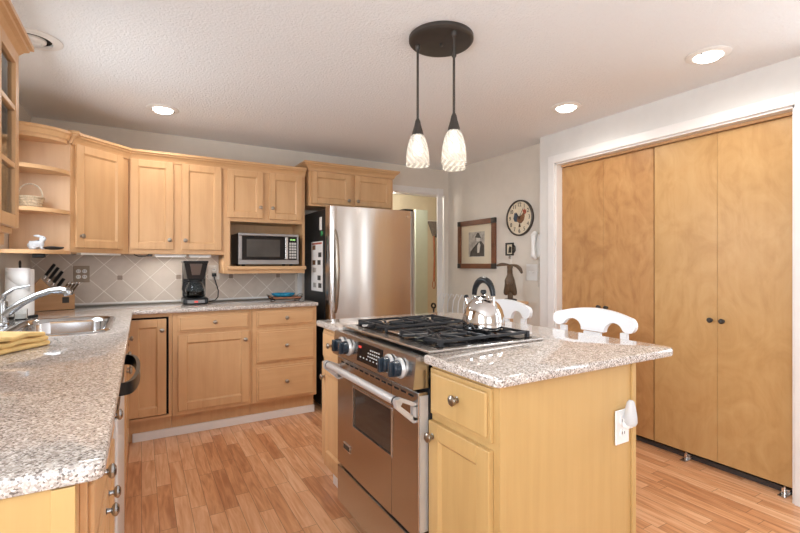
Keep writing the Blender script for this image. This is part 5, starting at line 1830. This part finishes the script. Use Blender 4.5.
# ------------------------------------------------------------------ ceiling fixtures
def downlight(label, x, y, lit=True, r=0.098, e=17):
    root = thing('ceiling_downlight', label, 'downlight', (x, y, H), 0, 'recessed downlights')
    MB().lathe([(r, -0.0005), (r, -0.004), (r - 0.008, -0.008), (r * 0.66, -0.010), (r * 0.64, -0.001)], (0, 0, 0), 40, caps=False).build('trim_ring', 'white_plastic', root, smooth=True)
    if lit:
        MB().lathe([(r * 0.63, -0.001), (r * 0.62, -0.012), (r * 0.5, -0.022), (0.0, -0.026)], (0, 0, 0), 32).build('lens', 'can_glow', root, smooth=True)
        for s in (-1, 1):
            MB().sphere((s * r * 0.66, 0, -0.011), 0.005, n=8).build('pivot', 'ink', root)
        l = bpy.data.lights.new('can_lamp', 'SPOT')
        l.energy = e
        l.spot_size = R(172)
        l.spot_blend = 0.7
        l.shadow_soft_size = 0.06
        l.color = (1.0, 0.95, 0.89)
        lo = bpy.data.objects.new('can_lamp', l)
        COL.objects.link(lo)
        lo.location = (0, 0, -0.032)
        lo.parent = root
    else:
        MB().lathe([(r * 0.63, -0.001), (r * 0.60, -0.003), (0.0, -0.0035)], (0, 0, 0), 32).build('recess', 'void_shade', root)
        MB().lathe([(r * 0.45, -0.0035), (r * 0.44, -0.012), (r * 0.3, -0.02), (r * 0.28, -0.012), (0.0, -0.010)], (0, 0, 0), 32).build('eyeball', 'white_plastic', root, smooth=True)
    return root


downlight('lit recessed downlight over the back worktop', 0.126, 3.42)
downlight('lit recessed downlight farther along the closet wall, over the far stool', 2.464, 2.016)
downlight('largest lit recessed downlight above the wider closet panels', 2.47, 1.154)
downlight('unlit recessed downlight beside the glass-door cabinet', -0.44, 2.66, False, 0.115)

# pendant fixture
PX, PY = 1.208, 1.695
pd = thing('pendant_light', 'dark bronze three-shade pendant light over the range', 'pendant light', (PX, PY, H))
MB().lathe([(0.150, -0.0005), (0.150, -0.016), (0.143, -0.024), (0.135, -0.026), (0.0, -0.028)], (0, 0, 0), 56).build('canopy', 'bronze', pd, smooth=True, angle=40)
MB().lathe([(0.008, -0.027), (0.009, -0.036), (0.004, -0.042), (0.0, -0.043)], (0, 0, 0), 14).build('finial', 'bronze', pd, smooth=True)
cr0, cf0 = Vector((0.864, -0.503)), Vector((0.503, 0.864))
for dx, dz, ex in ((-0.108, 0.02, 0.0), (0.047, -0.11, -0.018), (0.072, 0.095, 0.0)):
    p = cr0 * dx + cf0 * dz
    zb = 1.688 + ex - H
    MB().tube([(p.x, p.y, -0.03), (p.x, p.y, zb + 0.2)], 0.0055, 10).lathe([(0.012, -0.026), (0.012, -0.04), (0.007, -0.048)], (p.x, p.y, 0), 14).build('rod', 'bronze', pd, smooth=True)
    MB().lathe([(0.0065, zb + 0.222), (0.012, zb + 0.21), (0.016, zb + 0.19), (0.026, zb + 0.156), (0.028, zb + 0.144), (0.0, zb + 0.144)], (p.x, p.y, 0), 24).build('socket', 'bronze', pd, smooth=True)
    sh_ = MB().lathe([(0.022, 0.146), (0.030, 0.141), (0.041, 0.118), (0.049, 0.085), (0.0545, 0.045), (0.0555, 0.0), (0.0537, 0.0), (0.0527, 0.045), (0.0472, 0.085), (0.0392, 0.117), (0.0285, 0.139), (0.022, 0.143)], (0, 0, 0), 40, caps=False).build('glass_shade', 'swirl_glass', pd, (p.x, p.y, zb), smooth=True)
    MB().lathe([(0.0, 0.045), (0.018, 0.05), (0.027, 0.072), (0.024, 0.095), (0.014, 0.115), (0.013, 0.143)], (0, 0, 0), 20).build('bulb', 'bulb_glow', sh_, smooth=True)
    l = bpy.data.lights.new('bulb_lamp', 'POINT')
    l.energy = 0.16
    l.shadow_soft_size = 0.03
    l.color = (1.0, 0.9, 0.76)
    lo = bpy.data.objects.new('bulb_lamp', l)
    COL.objects.link(lo)
    lo.location = (p.x, p.y, zb + 0.03)
    lo.parent = pd

    l = bpy.data.lights.new('shade_mouth_lamp', 'SPOT')
    l.energy = 5.0
    l.spot_size = R(150)
    l.spot_blend = 0.6
    l.shadow_soft_size = 0.04
    l.color = (1.0, 0.93, 0.84)
    lo = bpy.data.objects.new('shade_mouth_lamp', l)
    COL.objects.link(lo)
    lo.location = (p.x, p.y, zb - 0.006)
    lo.parent = pd

# unseen lamp added to brighten the hall walls
l = bpy.data.lights.new('hall_fill', 'POINT')
l.energy = 24
l.shadow_soft_size = 0.15
l.color = (1.0, 0.95, 0.85)
lo = bpy.data.objects.new('hall_fill', l)
COL.objects.link(lo)
lo.location = (2.6, 4.8, 2.0)
